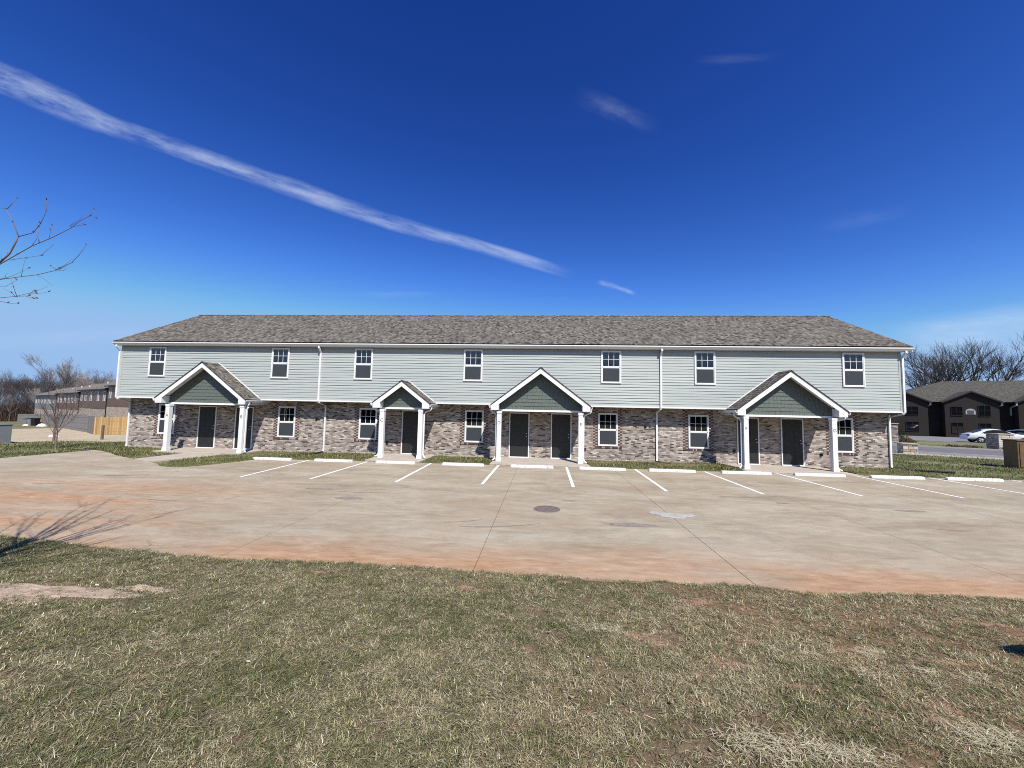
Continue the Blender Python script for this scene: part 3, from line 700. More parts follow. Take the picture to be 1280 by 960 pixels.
    # side gutters with small downspouts
    for s, on in zip((-1, 1), downs):
        mb = MB(); xo = s*hw; mb.prism([(xo, zt+.09), (xo+s*.07, zt+.09), (xo+s*.105, zt+.17), (xo+s*.105, zt+.20), (xo+s*.095, zt+.20), (xo+s*.06, zt+.105), (xo, zt+.105)], YF-.02, -.01)
        g_ = mb.build('side_gutter', MT['white'], P)
        if on:
            px = X(posts[0]) if s < 0 else X(posts[1]); pxo = px+s*.145
            mb = MB(); yg = YF+.22
            mb.tube([(xo+s*.055, yg, zt+.09), (xo+s*.055, yg, zt-.01), (xo-s*.02, yg, zt-.10), (pxo+s*.06, yg, zt-.17), (pxo, yg, zt-.27), (pxo, yg, .22), (pxo, yg, .14), (pxo+s*.05, yg-.03, .03), (pxo+s*.14, yg-.08, -.02)], 0, flat=(.055, .05))
            mb.build('porch_downspout', MT['white'], P)
    for x, ch in zip(posts, letters):
        mb = MB(); w = .098; yc = YF+.17; bz = -.075
        mb.box(-w, w, -w, w, bz, zt-.062); mb.box(-w-.022, w+.022, -w-.022, w+.022, bz-.0, bz+.16); mb.box(-w-.012, w+.012, -w-.012, w+.012, bz+.161, bz+.19); mb.box(-w-.015, w+.015, -w-.015, w+.015, zt-.16, zt-.063)
        p = mb.build('post', MT['white'], P, .005, (X(x), yc, 0))
        if ch:
            me = text_mesh(ch, .20); o = bpy.data.objects.new('unit_letter', me); C.objects.link(o); o.parent = P
            o.location = (X(x), yc-w-.004, 1.66); o.rotation_euler = (rad(90), 0, 0)
    # slab
    mb = MB(); mb.box(-hw+.1, hw-.1, YF-.02, -.021, -.4, -.055); mb.build('porch_slab', MT['slab'], P, .01)
    return P
PA = porch(-18.70, -14.08, (-18.08, -14.26), 'AB', 2.26, (0, 1))
PB = porch(-7.80, -5.13, (-7.37, -5.55), ('C', None), 2.24)
PC = porch(-2.28, 2.15, (-1.91, 1.74), 'DE', 2.25)
PD = porch(8.40, 12.85, (8.78, 12.36), 'FG', 2.24)
# small wall fittings beside doors
for x, z in ((-11.45, 1.6), (4.95, 1.6), (-7.7, .5), (9.0, .55), (12.85, .5), (2.1, .45)):
    mb = MB(); mb.box(-.05, .05, -.06, 0, -.06, .06); mb.box(-.02, .02, -.09, -.061, -.03, .02); mb.build('outlet_box', MT['black_plastic'], B, .004, (x, -.003, z))
# walkway, approach slabs
mb = MB()
for a, b in (((-17.0, -3.78), (-15.9, -4.25)),):
    mb.v += []
w_pts = [(-17.05, -3.80), (-16.0, -4.28), (-15.3, -2.9), (-15.0, -1.68), (-17.0, -1.68), (-17.05, -2.6)]
mb.prism([(x, y) for x, y in w_pts], -.30, -.128, plane='xy'); tag(mb.build('walkway', MT['slab'], None, .01), kind='structure')
for k, (a, b, y0, y1) in enumerate(((-7.7, -5.25, -2.42, -1.68), (-2.2, 2.1, -2.42, -1.68), (8.45, 12.8, -2.42, -1.68))):
    mb = MB(); mb.box(a, b, y0+.005, y1-.005, -.4, -.062+.0); tag(mb.build('walkway', MT['slab'], None, .01), kind='structure')
# gravel and leaves gathered at the slab edges
def litter(name, spots, mat, n, seed, s0=.01, s1=.03):
    rr = random.Random(seed); mb = MB()
    for k in range(n):
        x0, x1, y0, y1, z = rr.choice(spots); x, y = rr.uniform(x0, x1), rr.gauss((y0+y1)/2, (y1-y0)/3); s = rr.uniform(s0, s1); a = rr.random()*6.28
        p = [(x+s*math.cos(a+q*2.09)*rr.uniform(.6, 1.2), y+s*math.sin(a+q*2.09)*rr.uniform(.6, 1.2), z+rr.uniform(.0, .3)*s) for q in range(3)]; t = (x, y, z+s*rr.uniform(.5, 1))
        for q in range(3): mb.face([p[q], p[(q+1) % 3], t])
    o = mb.build(name, mat, None, recalc=False); tag(o, kind='stuff'); return o
litter('gravel', [(-2.2, 2.1, -2.50, -2.40, -.09), (8.3, 12.9, -2.5, -2.40, -.07), (-7.7, -5.1, -2.5, -2.40, -.115), (16.2, 18, -2.5, -2.3, -.05)], plain('brown_gravel', (.20, .13, .09), .9, .5, 20), 900, 5)

# ---------------------------------------------------------------- grass
def grass_material(name):
    m = Mat(name, .75, .15); a = m.n('ShaderNodeAttribute'); a.attribute_name = 'Col'; m.color(a.outputs['Color'])
    m.b.inputs['Subsurface Weight'].default_value = 0
    tr = m.n('ShaderNodeBsdfTranslucent'); m.L.new(a.outputs['Color'], tr.inputs[0]); mx = m.n('ShaderNodeMixShader'); mx.inputs[0].default_value = .22
    out = m.N['Material Output']; m.L.new(m.b.outputs[0], mx.inputs[1]); m.L.new(tr.outputs[0], mx.inputs[2]); m.L.new(mx.outputs[0], out.inputs[0])
    return m.m
MT['grass'] = grass_material('grass_blades')
def npnoise(x, y, seed, scale, oct_=3):
    """cheap value noise, numpy"""
    r = np.random.RandomState(seed); T = r.rand(256, 256); out = np.zeros_like(x); amp = 1; tot = 0
    for o in range(oct_):
        u, v = x*scale*2**o+17.3*o+100, y*scale*2**o+9.1*o+100; i, j = np.floor(u).astype(int), np.floor(v).astype(int); fu, fv = u-i, v-j
        fu = fu*fu*(3-2*fu); fv = fv*fv*(3-2*fv); g = lambda a, b: T[a % 256, b % 256]
        out += amp*((g(i, j)*(1-fu)+g(i+1, j)*fu)*(1-fv)+(g(i, j+1)*(1-fu)+g(i+1, j+1)*fu)*fv); tot += amp; amp *= .5
    return out/tot
def blades(name, x, y, z, length, width, tilt, cols, seed, kind='stuff', bend=.5):
    r = np.random.RandomState(seed); n = len(x); az = r.rand(n)*2*np.pi
    dx, dy = np.cos(az), np.sin(az); sx, sy = -dy, dx
    ch, sh = np.cos(tilt), np.sin(tilt)
    t2 = np.minimum(tilt+bend*r.rand(n), 1.75); ch2, sh2 = np.cos(t2), np.sin(t2)
    L1, L2 = length*.5, length*.5
    V = np.zeros((n, 5, 3)); base = np.stack([x, y, z], 1)
    s = np.stack([sx, sy, np.zeros(n)], 1)*width[:, None]*.5
    p1 = base+np.stack([dx*sh*L1, dy*sh*L1, ch*L1], 1); p2 = p1+np.stack([dx*sh2*L2, dy*sh2*L2, ch2*L2], 1)
    V[:, 0] = base-s; V[:, 1] = base+s; V[:, 2] = p1+s*.8; V[:, 3] = p1-s*.8; V[:, 4] = p2
    me = bpy.data.meshes.new(name); me.vertices.add(n*5); me.vertices.foreach_set('co', V.reshape(-1))
    k = np.arange(n)*5; q = np.stack([k, k+1, k+2, k+3], 1); t = np.stack([k+3, k+2, k+4], 1)
    loops = np.concatenate([q, t], 1).reshape(-1); me.loops.add(len(loops)); me.loops.foreach_set('vertex_index', loops.astype(np.int32))
    starts = np.stack([np.arange(n)*7, np.arange(n)*7+4], 1).reshape(-1); me.polygons.add(2*n); me.polygons.foreach_set('loop_start', starts.astype(np.int32))
    me.update(calc_edges=True); me.validate()
    ca = me.color_attributes.new('Col', 'FLOAT_COLOR', 'POINT'); c = np.ones((n, 5, 4)); c[:, :, :3] = cols[:, None, :]; c[:, 0:2, :3] *= .92
    ca.data.foreach_set('color', c.reshape(-1)); me.materials.append(MT['grass'])
    o = bpy.data.objects.new(name, me); C.objects.link(o); tag(o, kind=kind); return o
# front lawn surface
EDGE = [(-40, front_y(-40)), (40, front_y(40))]
def lawn_z_np(x, y):
    fy = np.interp(x, [-40, -22.2, -14, -9.3, -7.5, -5.8, -4.3, -.4, 3, 6.2, 12, 40], [-12.3, -12.4, -12.65, -12.8, -13.0, -13.2, -13.26, -13.27, -13.38, -13.35, -13.4, -13.5])
    d = fy-y; t = np.clip((d+1.2)/8.2, 0, 1); s = t*t*(3-2*t); t0 = 1.2/8.2; s0 = t0*t0*(3-2*t0)
    z = -.10+.003*x+.015+.62*(s-s0)
    return z+(npnoise(x, y, 3, .7, 4)-.5)*.09*np.clip(d/1.5, 0.1, 1)+(npnoise(x, y, 5, 5., 3)-.5)*.022*np.clip(d/.6, .1, 1), d
xs = np.array(frange(-24, -8, .4)+frange(-7.9, 9, .07)+frange(9.3, 24, .4)); 
rows = np.array(frange(-.02, 6.2, .07)+frange(6.4, 12, .5)); nx = len(xs)
FY = np.array([front_y(x) for x in xs])
FYw = FY+(npnoise(xs, xs*0, 8, 1.1, 4)-.5)*.34
GX = np.tile(xs, (len(rows), 1)); GY = FYw[None, :]-rows[:, None]; GZ, _ = lawn_z_np(GX, GY)
GZ[0] -= .05
me = bpy.data.meshes.new('front_lawn'); me.vertices.add(GX.size); me.vertices.foreach_set('co', np.stack([GX, GY, GZ], 2).reshape(-1))
ii = np.arange(GX.size).reshape(GX.shape); q = np.stack([ii[:-1, :-1], ii[1:, :-1], ii[1:, 1:], ii[:-1, 1:]], 2).reshape(-1, 4)
me.loops.add(q.size); me.loops.foreach_set('vertex_index', q.reshape(-1).astype(np.int32)); me.polygons.add(len(q)); me.polygons.foreach_set('loop_start', (np.arange(len(q))*4).astype(np.int32)); me.update(calc_edges=True)
me.polygons.foreach_set('use_smooth', [True]*len(q))
def lawn_soil():
    m = Mat('lawn_soil', .97, .1); p = m.pos(); a = m.noise(p, 1.2, 6, .6); b = m.noise(p, 9, 5, .65); c = m.noise(p, 60, 4, .7)
    col = m.ramp(a, [(.3, (.12, .10, .06)), (.5, (.17, .14, .085)), (.66, (.23, .155, .095)), (.78, (.31, .18, .105))])
    sx_ = m.n('ShaderNodeSeparateXYZ'); m.L.new(p, sx_.inputs[0]); col = m.mix(m.math('MULTIPLY', m.range(m.math('ADD', sx_.outputs[0], m.math('MULTIPLY', a, 3)), .8, 4.), .6), col, (.25, .135, .075))
    col = m.mix(.7, col, m.ramp(b, [(.3, .6), (.7, 1.35)]), 'MULTIPLY'); col = m.mix(.6, col, m.ramp(c, [(.3, .55), (.7, 1.4)]), 'MULTIPLY')
    m.color(col); m.bump(m.math('ADD', m.math('MULTIPLY', c, .5), b), .02); return m.m
me.materials.append(lawn_soil()); fl = bpy.data.objects.new('front_lawn', me); C.objects.link(fl); tag(fl, kind='structure')
# bare patches: (px, py) of the photograph turned into ground points on the lawn
def lawn_pt(px, py):
    d = ray(px, py); t = 1.
    for _ in range(40):
        P = CAM+d*t; z, _d = lawn_z_np(np.array([P.x]), np.array([P.y])); t *= 1+(P.z-float(z[0]))/(CAM.z-P.z+1e-6)*.7 if P.z < CAM.z else 1
    P = CAM+d*t; return P.x, P.y
PATCH = [((60, 738), 1.05, .22, .95, 'tan'), ((185, 736), .40, .10, .85, 'tan'), ((5, 742), .6, .2, .9, 'tan'), ((398, 716), .14, .06, .9, 'red'), ((582, 735), .16, .07, .9, 'red'), ((872, 752), .26, .10, .92, 'red'), ((850, 760), .08, .06, .9, 'red'),
         ((705, 728), .10, .05, .8, 'red'), ((800, 795), .22, .09, .75, 'red'), ((910, 830), .18, .10, .7, 'red'), ((1060, 815), .3, .05, .6, 'red'), ((1165, 885), .26, .09, .75, 'red'), 
         ((870, 875), .14, .07, .6, 'red'), ((1180, 828), .35, .06, .65, 'red'), ((1220, 780), .35, .05, .5, 'red')]
STRAW = [((955, 935), .28, .16), ((1060, 948), .2, .08), ((1170, 848), .55, .10), ((1080, 818), .3, .04), ((1240, 930), .25, .12), ((1010, 820), .25, .04), ((770, 790), .4, .1)]
PATCH += [((815, 800), .16, .10, .7, 'red'), ((930, 800), .14, .06, .6, 'red'), ((1190, 905), .22, .07, .65, 'red'), ((880, 845), .12, .07, .6, 'red'), ((600, 738), .2, .05, .5, 'red'), ((1010, 860), .14, .06, .55, 'red')]
PP = [(*lawn_pt(*p), a, b, c, k) for p, a, b, c, k in PATCH]; SS = [(*lawn_pt(*p), a, b) for p, a, b in STRAW]
r = np.random.RandomState(11)
def sample(n, x0, x1, d0, d1, wedge=True):
    x = r.uniform(x0, x1, n); d = r.uniform(d0, d1, n); fy = np.interp(x, xs, FYw); y = fy-d
    if wedge:
        dep = (x*-.078+(y+18.93)*.9945); lat = x*.997+(y+18.93)*.078
        k = (dep > 1.2) & (np.abs(lat) < dep*1.55+.9); x, y, d = x[k], y[k], d[k]
    return x, y, d
G1, G2, G3 = np.array([.13, .145, .052]), np.array([.235, .24, .10]), np.array([.07, .092, .038])
S1, S2_, S3 = np.array([.55, .475, .285]), np.array([.38, .32, .175]), np.array([.20, .155, .085]); S4 = np.array([.74, .66, .45])
def blade_cols(x, y, straw_bias=0.):
    n = len(x); g = npnoise(x, y, 21, .8, 4); u = r.rand(n)
    left = np.clip((-x-0.5)/5, 0, 1)*.12; green = u < np.clip(.46+(g-.5)*1.8+left-straw_bias, .15, .9)
    v = r.rand(n)[:, None]; cg = np.where(v < .4, G1, np.where(v < .75, G2, G3)); w = r.rand(n)[:, None]; cs = np.where(w < .34, S1, np.where(w < .68, S2_, np.where(w < .9, S3, S4)))
    c = np.where(green[:, None], cg, cs)*(r.uniform(.7, 1.3, n)[:, None]); return c, green
def bare(x, y):
    b = np.zeros(len(x))
    for px, py, a, c, s, k in PP:
        w = npnoise(x, y, 31, 6, 3); q = np.sqrt(((x-px)/a)**2+((y-py)/c)**2)+(w-.5)*1.2; b = np.maximum(b, (s if k == 'tan' else s*.80)*np.clip((1.15-q)/.5, 0, 1))
    q = npnoise(x, y, 41, 1.6, 4); b = np.maximum(b, np.clip((q-(.66-.07*np.clip((x+.5)/3, 0, 1)))/.08, 0, 1)*.72)
    return b
x, y, d = sample(125000, -9.5, 9, 0, 4.9)
keep = r.rand(len(x)) > bare(x, y)*.97; dist = np.hypot(x, y+18.93); keep &= r.rand(len(x)) < np.clip(1.2-.12*dist, .45, 1); x, y = x[keep][:44000], y[keep][:44000]
NB = 12; m_ = len(x); cl = npnoise(x, y, 51, 2.6, 4); tg = npnoise(x, y, 21, .8, 4); fine_g = npnoise(x, y, 23, 6, 2)
tgreen = np.clip(.44+(tg-.5)*1.1+(fine_g-.5)*1.2+np.clip((-x-.5)/5, 0, 1)*.16, .12, .9); tall = (.42+.95*cl)*r.uniform(.55, 1.25, m_); shade = r.uniform(.62, 1.38, m_)
mat_ = r.rand(m_) < .55+.25*(1-tgreen)      # matted tufts lie flat, the others stand
rep = lambda a: np.repeat(a, NB)
n = m_*NB; X0, Y0 = rep(x), rep(y); x, y = X0+r.normal(0, .018, n), Y0+r.normal(0, .018, n); dist = np.hypot(x, y+18.93)
z, _ = lawn_z_np(x, y); green = r.rand(n) < rep(tgreen); v = r.rand(n)[:, None]; w = r.rand(n)[:, None]
cols = np.where(green[:, None], np.where(v < .4, G1, np.where(v < .75, G2, G3)), np.where(w < .36, S1, np.where(w < .70, S2_, np.where(w < .90, S3, S4))))*rep(shade)[:, None]*r.uniform(.8, 1.2, n)[:, None]
length = r.uniform(.020, .055, n)*rep(tall)*np.where(rep(mat_), 1.35, 1); tilt = np.where(rep(mat_), r.uniform(.95, 1.6, n), r.uniform(.1, 1.05, n)); width = r.uniform(.0017, .0037, n)*(.8+.14*dist)
blades('lawn_grass', x, y, z-.002+np.where(rep(mat_), r.uniform(0, .014, n), 0), length, width, tilt, cols, 61)
# the lawn goes on to both sides of the view
x = np.concatenate([r.uniform(-14, -4, 16000), r.uniform(3, 14, 18000)]); d = r.uniform(0, 6.5, len(x)); y = np.interp(x, xs, FYw)-d
dep = x*-.078+(y+18.93)*.9945; lat = x*.997+(y+18.93)*.078; k = ~((dep > 1.2) & (np.abs(lat) < dep*1.55+.9)); x, y = x[k], y[k]; m_ = len(x); x, y = np.repeat(x, 6)+r.normal(0, .03, m_*6), np.repeat(y, 6)+r.normal(0, .03, m_*6)
z, _ = lawn_z_np(x, y); cols, green = blade_cols(x, y); n = len(x); blades('lawn_grass', x, y, z-.002, r.uniform(.03, .07, n), r.uniform(.004, .009, n), np.where(green, r.uniform(.2, 1.2, n), r.uniform(.7, 1.6, n)), cols, 67)
# flattened thatch over and between the blades
x, y, d = sample(150000, -9.5, 9, 0, 4.9); keep = r.rand(len(x)) > bare(x, y)*1.1; x, y = x[keep][:75000], y[keep][:75000]; z, _ = lawn_z_np(x, y); n = len(x)
w = r.rand(n)[:, None]; cols = np.where(w < .5, S2_, np.where(w < .85, S3, S1))*r.uniform(.6, 1.1, n)[:, None]
blades('dead_thatch', x, y, z+r.uniform(.0, .018, n), r.uniform(.03, .09, n), r.uniform(.002, .005, n), r.uniform(1.3, 1.6, n), cols, 62, bend=.2)
# bright loose straw
X_, Y_ = [], []
for px, py, a, b in SS:
    a, b = a*.9, b*.9; m_ = int(1500*a*b/.05*.5)+120; X_.append(r.normal(px, a*.6, m_)+.25*a*np.sin(r.rand(m_)*9)); Y_.append(r.normal(py, b*.6, m_))
x, y = np.concatenate(X_), np.concatenate(Y_); k = npnoise(x, y, 77, 5, 3) > .46; x, y = x[k], y[k]; z, _ = lawn_z_np(x, y); n = len(x); cols = np.where(r.rand(n)[:, None] < .45, S4, S1)*r.uniform(.75, 1.15, n)[:, None]
blades('loose_straw', x, y, z+r.uniform(.012, .04, n), r.uniform(.03, .12, n), r.uniform(.0018, .004, n), r.uniform(1.42, 1.62, n), cols, 63, bend=.15)
# dead leaves blown over the lawn
x, y, d = sample(260, -8, 8, .1, 4.6); z, _ = lawn_z_np(x, y); mb = MB()
for a, b, c in zip(x, y, z):
    s_ = rnd.uniform(.010, .024); an = rnd.random()*6.28; ca, sa = math.cos(an)*s_, math.sin(an)*s_; h = c+rnd.uniform(.015, .035)
    mb.face([(a-ca, b-sa, h), (a+sa*.6, b-ca*.6, h-.006), (a+ca, b+sa, h+rnd.uniform(0, .01)), (a, b, h+.008)]); mb.face([(a-ca, b-sa, h), (a, b, h+.008), (a+ca, b+sa, h+.004), (a-sa*.6, b+ca*.6, h-.004)])
tag(mb.build('dead_leaves', plain('dry_leaf', (.30, .22, .15), .8, .4, 30), None, recalc=False), kind='stuff')
# clay in the bare patches
def clay_patch(px, py, a, b, k, seed):
    rr = np.random.RandomState(seed); nr, na = 7, 26; v = []; f = []
    for i in range(nr+1):
        for j in range(na):
            an = 2*math.pi*j/na; q = i/nr*(1+.25*math.sin(2*an+seed)+.15*math.sin(5*an+seed*2)); v.append((px+a*q*math.cos(an)*.95, py+b*q*math.sin(an)*.95))
    v = np.array(v); z, _ = lawn_z_np(v[:, 0], v[:, 1]); z = z+.005+rr.rand(len(z))*.006; z[-na:] -= .012
    for i in range(nr):
        for j in range(na): f.append((i*na+j, i*na+(j+1) % na, (i+1)*na+(j+1) % na, (i+1)*na+j))
    me = bpy.data.meshes.new('bare_patch'); me.from_pydata([(float(p[0]), float(p[1]), float(q)) for p, q in zip(v, z)], [], f); me.materials.append(MT['clay_'+k]); me.update()
    o = bpy.data.objects.new('bare_patch', me); C.objects.link(o); tag(o, kind='structure')
MT['clay_tan'] = plain('pale_clay', (.50, .38, .27), .95, .45, 6, .1, .02); MT['clay_red'] = plain('red_clay', (.34, .215, .135), .95, .5, 8, .1, .02)
for i, (px, py, a, b, s, k) in enumerate(PP): clay_patch(px, py, a, b, k, i+1)
# white pebble-like scraps in the lawn
SCR = [((492, 712), .022), ((558, 728), .014), ((121, 733), .024), ((700, 737), .014), ((511, 853), .013), ((738, 866), .011), ((310, 829), .016), ((735, 823), .012), ((1128, 783), .012)]
for k, (p, s) in enumerate(SCR):
    a, b = lawn_pt(*p); z, _ = lawn_z_np(np.array([a]), np.array([b])); mb = MB(); rr = random.Random(k)
    pts = [(s*math.cos(q)*rr.uniform(.7, 1.3), s*.6*math.sin(q)*rr.uniform(.7, 1.3)) for q in [i*math.pi/3 for i in range(6)]]
    mb.prism(pts, 0, s*.5, plane='xy'); o = mb.build('stone', plain('pale_stone', (.62, .58, .52), .8, .1), None, s*.15, (a, b, float(z[0])+.012))
    tag(o, ['small white stone at the lawn edge near the concrete', 'small pale stone beside a reddish bare spot', 'pale flat stone by the long tan bare patch', 'tiny pale stone right of the reddish spot', 'pale chip in the middle of the front lawn', 'small pale chip right of the middle of the lawn', 'pale curled scrap lying in grass at the left', 'pale chip near the reddish patches', 'small pale stone in the darker right lawn'][k], 'stone', 'pale stones in the front lawn')

# grass strips beside the building and the outer lawns
def strip_z(x, y): 
    t = smooth(back_y(x)-.05, back_y(x)+.5, y); return lot_z(x)-.01+.035*t
def strip(x0, x1, yb, seed):
    n = max(2, int((x1-x0)/.2)); v, f = [], []; ny = 10
    for i in range(n+1):
        x = x0+(x1-x0)*i/n; a, b = back_y(x)+.0+.05*vnoise(x*2, 3, seed), yb
        for j in range(ny+1):
            yy = a+(b-a)*j/ny; v.append((x, yy, strip_z(x, yy)+.02*vnoise(x*2.3, yy*2.3, 5)))
    for i in range(n):
        for j in range(ny): k = i*(ny+1)+j; f.append((k, k+ny+1, k+ny+2, k+1))
    me = bpy.data.meshes.new('grass_strip'); me.from_pydata(v, [], f); me.materials.append(MT['green_strip']); me.update(); o = bpy.data.objects.new('grass_strip', me); C.objects.link(o); tag(o, kind='structure')
strips = [(-24.0, -18.6, -.0), (-18.6, -17.06, -1.7), (-15.0, -14.1, -1.68), (-14.1, -7.72, 0), (-5.2, -2.24, 0), (2.12, 8.42, 0), (12.82, 16.0, 0)]
for k, (a, b, yb) in enumerate(strips): strip(a, b, yb, k)
X_, Y_ = [], []
for a, b, yb in strips:
    m_ = int((b-a)*2.4*520); x = r.uniform(a, b, m_); y = r.uniform(0, 1, m_); bk = np.array([back_y(q) for q in x]); X_.append(x); Y_.append(bk+.03+(yb-bk-.05)*y)
x, y = np.concatenate(X_), np.concatenate(Y_); cl = npnoise(x, y, 71, 1.2, 4); k = r.rand(len(x)) < np.clip((cl-.28)*3, .15, 1); x, y, cl = x[k], y[k], cl[k]; n = len(x)
z = np.array([strip_z(a, b) for a, b in zip(x, y)])
gr = r.rand(n)[:, None] < np.clip(.36+(cl-.4)*1.4, .12, .85)[:, None]
cols = np.where(gr, np.where(r.rand(n)[:, None] < .5, np.array([.10, .125, .038]), np.array([.165, .175, .06])), np.where(r.rand(n)[:, None] < .5, S1*.75, np.array([.25, .18, .095])))*r.uniform(.7, 1.25, n)[:, None]
blades('strip_grass', x, y, z, r.uniform(.05, .13, n)*(.6+.8*cl), r.uniform(.010, .02, n), r.uniform(.2, 1.3, n), cols, 72)
# outer lawns: left and right of the building
def outer(name, x0, x1, y0, y1, dens, seed, g=.5, cond=None):
    m_ = int((x1-x0)*(y1-y0)*dens); x, y = r.uniform(x0, x1, m_), r.uniform(y0, y1, m_)
    if cond is not None: k = cond(x, y); x, y = x[k], y[k]
    cl = npnoise(x, y, seed, .8, 4); k = r.rand(len(x)) < np.clip((cl-.25)*2.6, .1, 1); x, y, cl = x[k], y[k], cl[k]; n = len(x)
    z = np.array([ground_z(a, b)-.05 for a, b in zip(x, y)]); gr = r.rand(n)[:, None] < np.clip(g+(cl-.45)*1.5, .1, .95)[:, None]
    cols = np.where(gr, np.where(r.rand(n)[:, None] < .5, np.array([.09, .12, .035]), np.array([.14, .16, .055])), np.where(r.rand(n)[:, None] < .5, S1*.75, np.array([.24, .19, .11])))*r.uniform(.7, 1.25, n)[:, None]
    blades(name, x, y, z, r.uniform(.06, .14, n), r.uniform(.012, .028, n), r.uniform(.2, 1.35, n), cols, seed+1)
outer('side_grass', -31, -22.2, -6, 3.5, 260, 81, .6)
outer('side_grass', 15.9, 30, -2.3, 8.5, 200, 85, .7, lambda x, y: (y > -2.3+.0*x) & (x+ .9*y < 33))

# ---------------------------------------------------------------- right hand background
def slab_poly(name, pts, dz, mat, label=None, thick=.05):
    mb = MB(); mb.prism([(x, y) for x, y in pts], dz-thick, dz, plane='xy'); o = mb.build(name, mat, None); tag(o, kind='structure'); return o
MT['asphalt'] = plain('worn_asphalt', (.155, .15, .155), .9, .2, 1.5, .2, .006)
MT['asphalt2'] = plain('pale_asphalt', (.20, .20, .20), .9, .15, .8, .2)
MT['curb'] = plain('concrete_curb', (.42, .38, .33), .85, .15, 3)
GZ0 = -.10+.003*30-.05
# near road runs from behind the building out to the right
rd = [(16.5, 16.5), (24.5, 10.0), (30.0, 6.8), (46, -2.5), (60, -12), (66, -6), (50, 4.6), (36.0, 12.6), (29.5, 16.6), (19.5, 25)]
slab_poly('road', rd, -.045, MT['asphalt'])
def curb_line(pts, w=.15, h=.12, z0=-.06):
    mb = MB()
    for (a, b) in zip(pts[:-1], pts[1:]):
        A, B_ = Vector((*a, 0)), Vector((*b, 0)); d = (B_-A).normalized(); nrm = Vector((-d.y, d.x, 0))*w/2
        q = [A-nrm, B_-nrm, B_+nrm, A+nrm]; i = len(mb.v); mb.v += [(p.x, p.y, z0-.1) for p in q]+[(p.x, p.y, z0+h) for p in q]
        for fc in ((0, 1, 5, 4), (1, 2, 6, 5), (2, 3, 7, 6), (3, 0, 4, 7), (4, 5, 6, 7)): mb.f.append(tuple(i+k for k in fc)); mb.mi.append(0)
    o = mb.build('curb', MT['curb'], None); tag(o, kind='structure')
curb_line([(16.3, 16.2), (24.3, 9.75), (29.8, 6.55), (46, -2.75)]); curb_line([(19.6, 25.2), (29.6, 16.8), (36.1, 12.8), (50, 4.8)])
slab_poly('sidewalk', [(22.2, 10.0), (23.9, 9.2), (29.4, 6.1), (45, -2.7), (45, -4.1), (28.8, 4.9), (23.2, 8.1), (21, 9.6)], -.035, MT['curb'])
far = [(30, 38), (37, 27.5), (44, 20.5), (58, 9), (74, 18), (62, 32), (48.4, 38.5), (40, 44)]
slab_poly('far_parking_lot', far, -.04, MT['asphalt2'])
curb_line([(37, 27.3), (44, 20.3), (58, 8.8)])

# dark two storey apartment block in shade
D_ = empty('shaded_apartment_block', (50.5, 38.5, -.06)); O = Vector((50.2, 38.6, 0)); ux = Vector((.905, -.425, 0)); uy = Vector((.425, .905, 0))
D_.rotation_euler = (0, 0, math.atan2(ux.y, ux.x)); D_.location = (O.x, O.y, -.06)
tag(D_, 'dark grey shaded two storey apartment block with brown gabled roof behind the parked cars', 'apartment building')
MT['shade_siding'] = plain('shade_tinted_grey_brick', (.020, .017, .016), .9, .25, 3); MT['shade_brick2'] = plain('shade_tinted_brown_brick', (.026, .020, .017), .9, .3, 6)  # shade on the block's walls is put into these near-black colours
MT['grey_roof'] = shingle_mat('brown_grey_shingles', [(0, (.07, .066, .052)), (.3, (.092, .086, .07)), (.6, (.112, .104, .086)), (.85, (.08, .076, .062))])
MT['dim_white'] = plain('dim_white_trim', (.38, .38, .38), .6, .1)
def block(wx0, wx1, y0, dep, h, mat, name='wall'):
    mb = MB(); mb.box(wx0, wx1, y0, y0+dep, -.3, h); mb.build(name, mat, D_)
block(-2.4, 44, 1.2, 11, 4.75, MT['shade_siding'])
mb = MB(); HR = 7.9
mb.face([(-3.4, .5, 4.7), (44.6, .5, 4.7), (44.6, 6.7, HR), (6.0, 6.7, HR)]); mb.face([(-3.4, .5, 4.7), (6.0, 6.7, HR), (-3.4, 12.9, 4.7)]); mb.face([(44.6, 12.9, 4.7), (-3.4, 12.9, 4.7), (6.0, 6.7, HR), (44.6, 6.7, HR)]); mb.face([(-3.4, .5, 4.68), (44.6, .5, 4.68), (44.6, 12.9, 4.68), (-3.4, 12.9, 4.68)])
rf = mb.build('roof', MT['grey_roof'], D_)
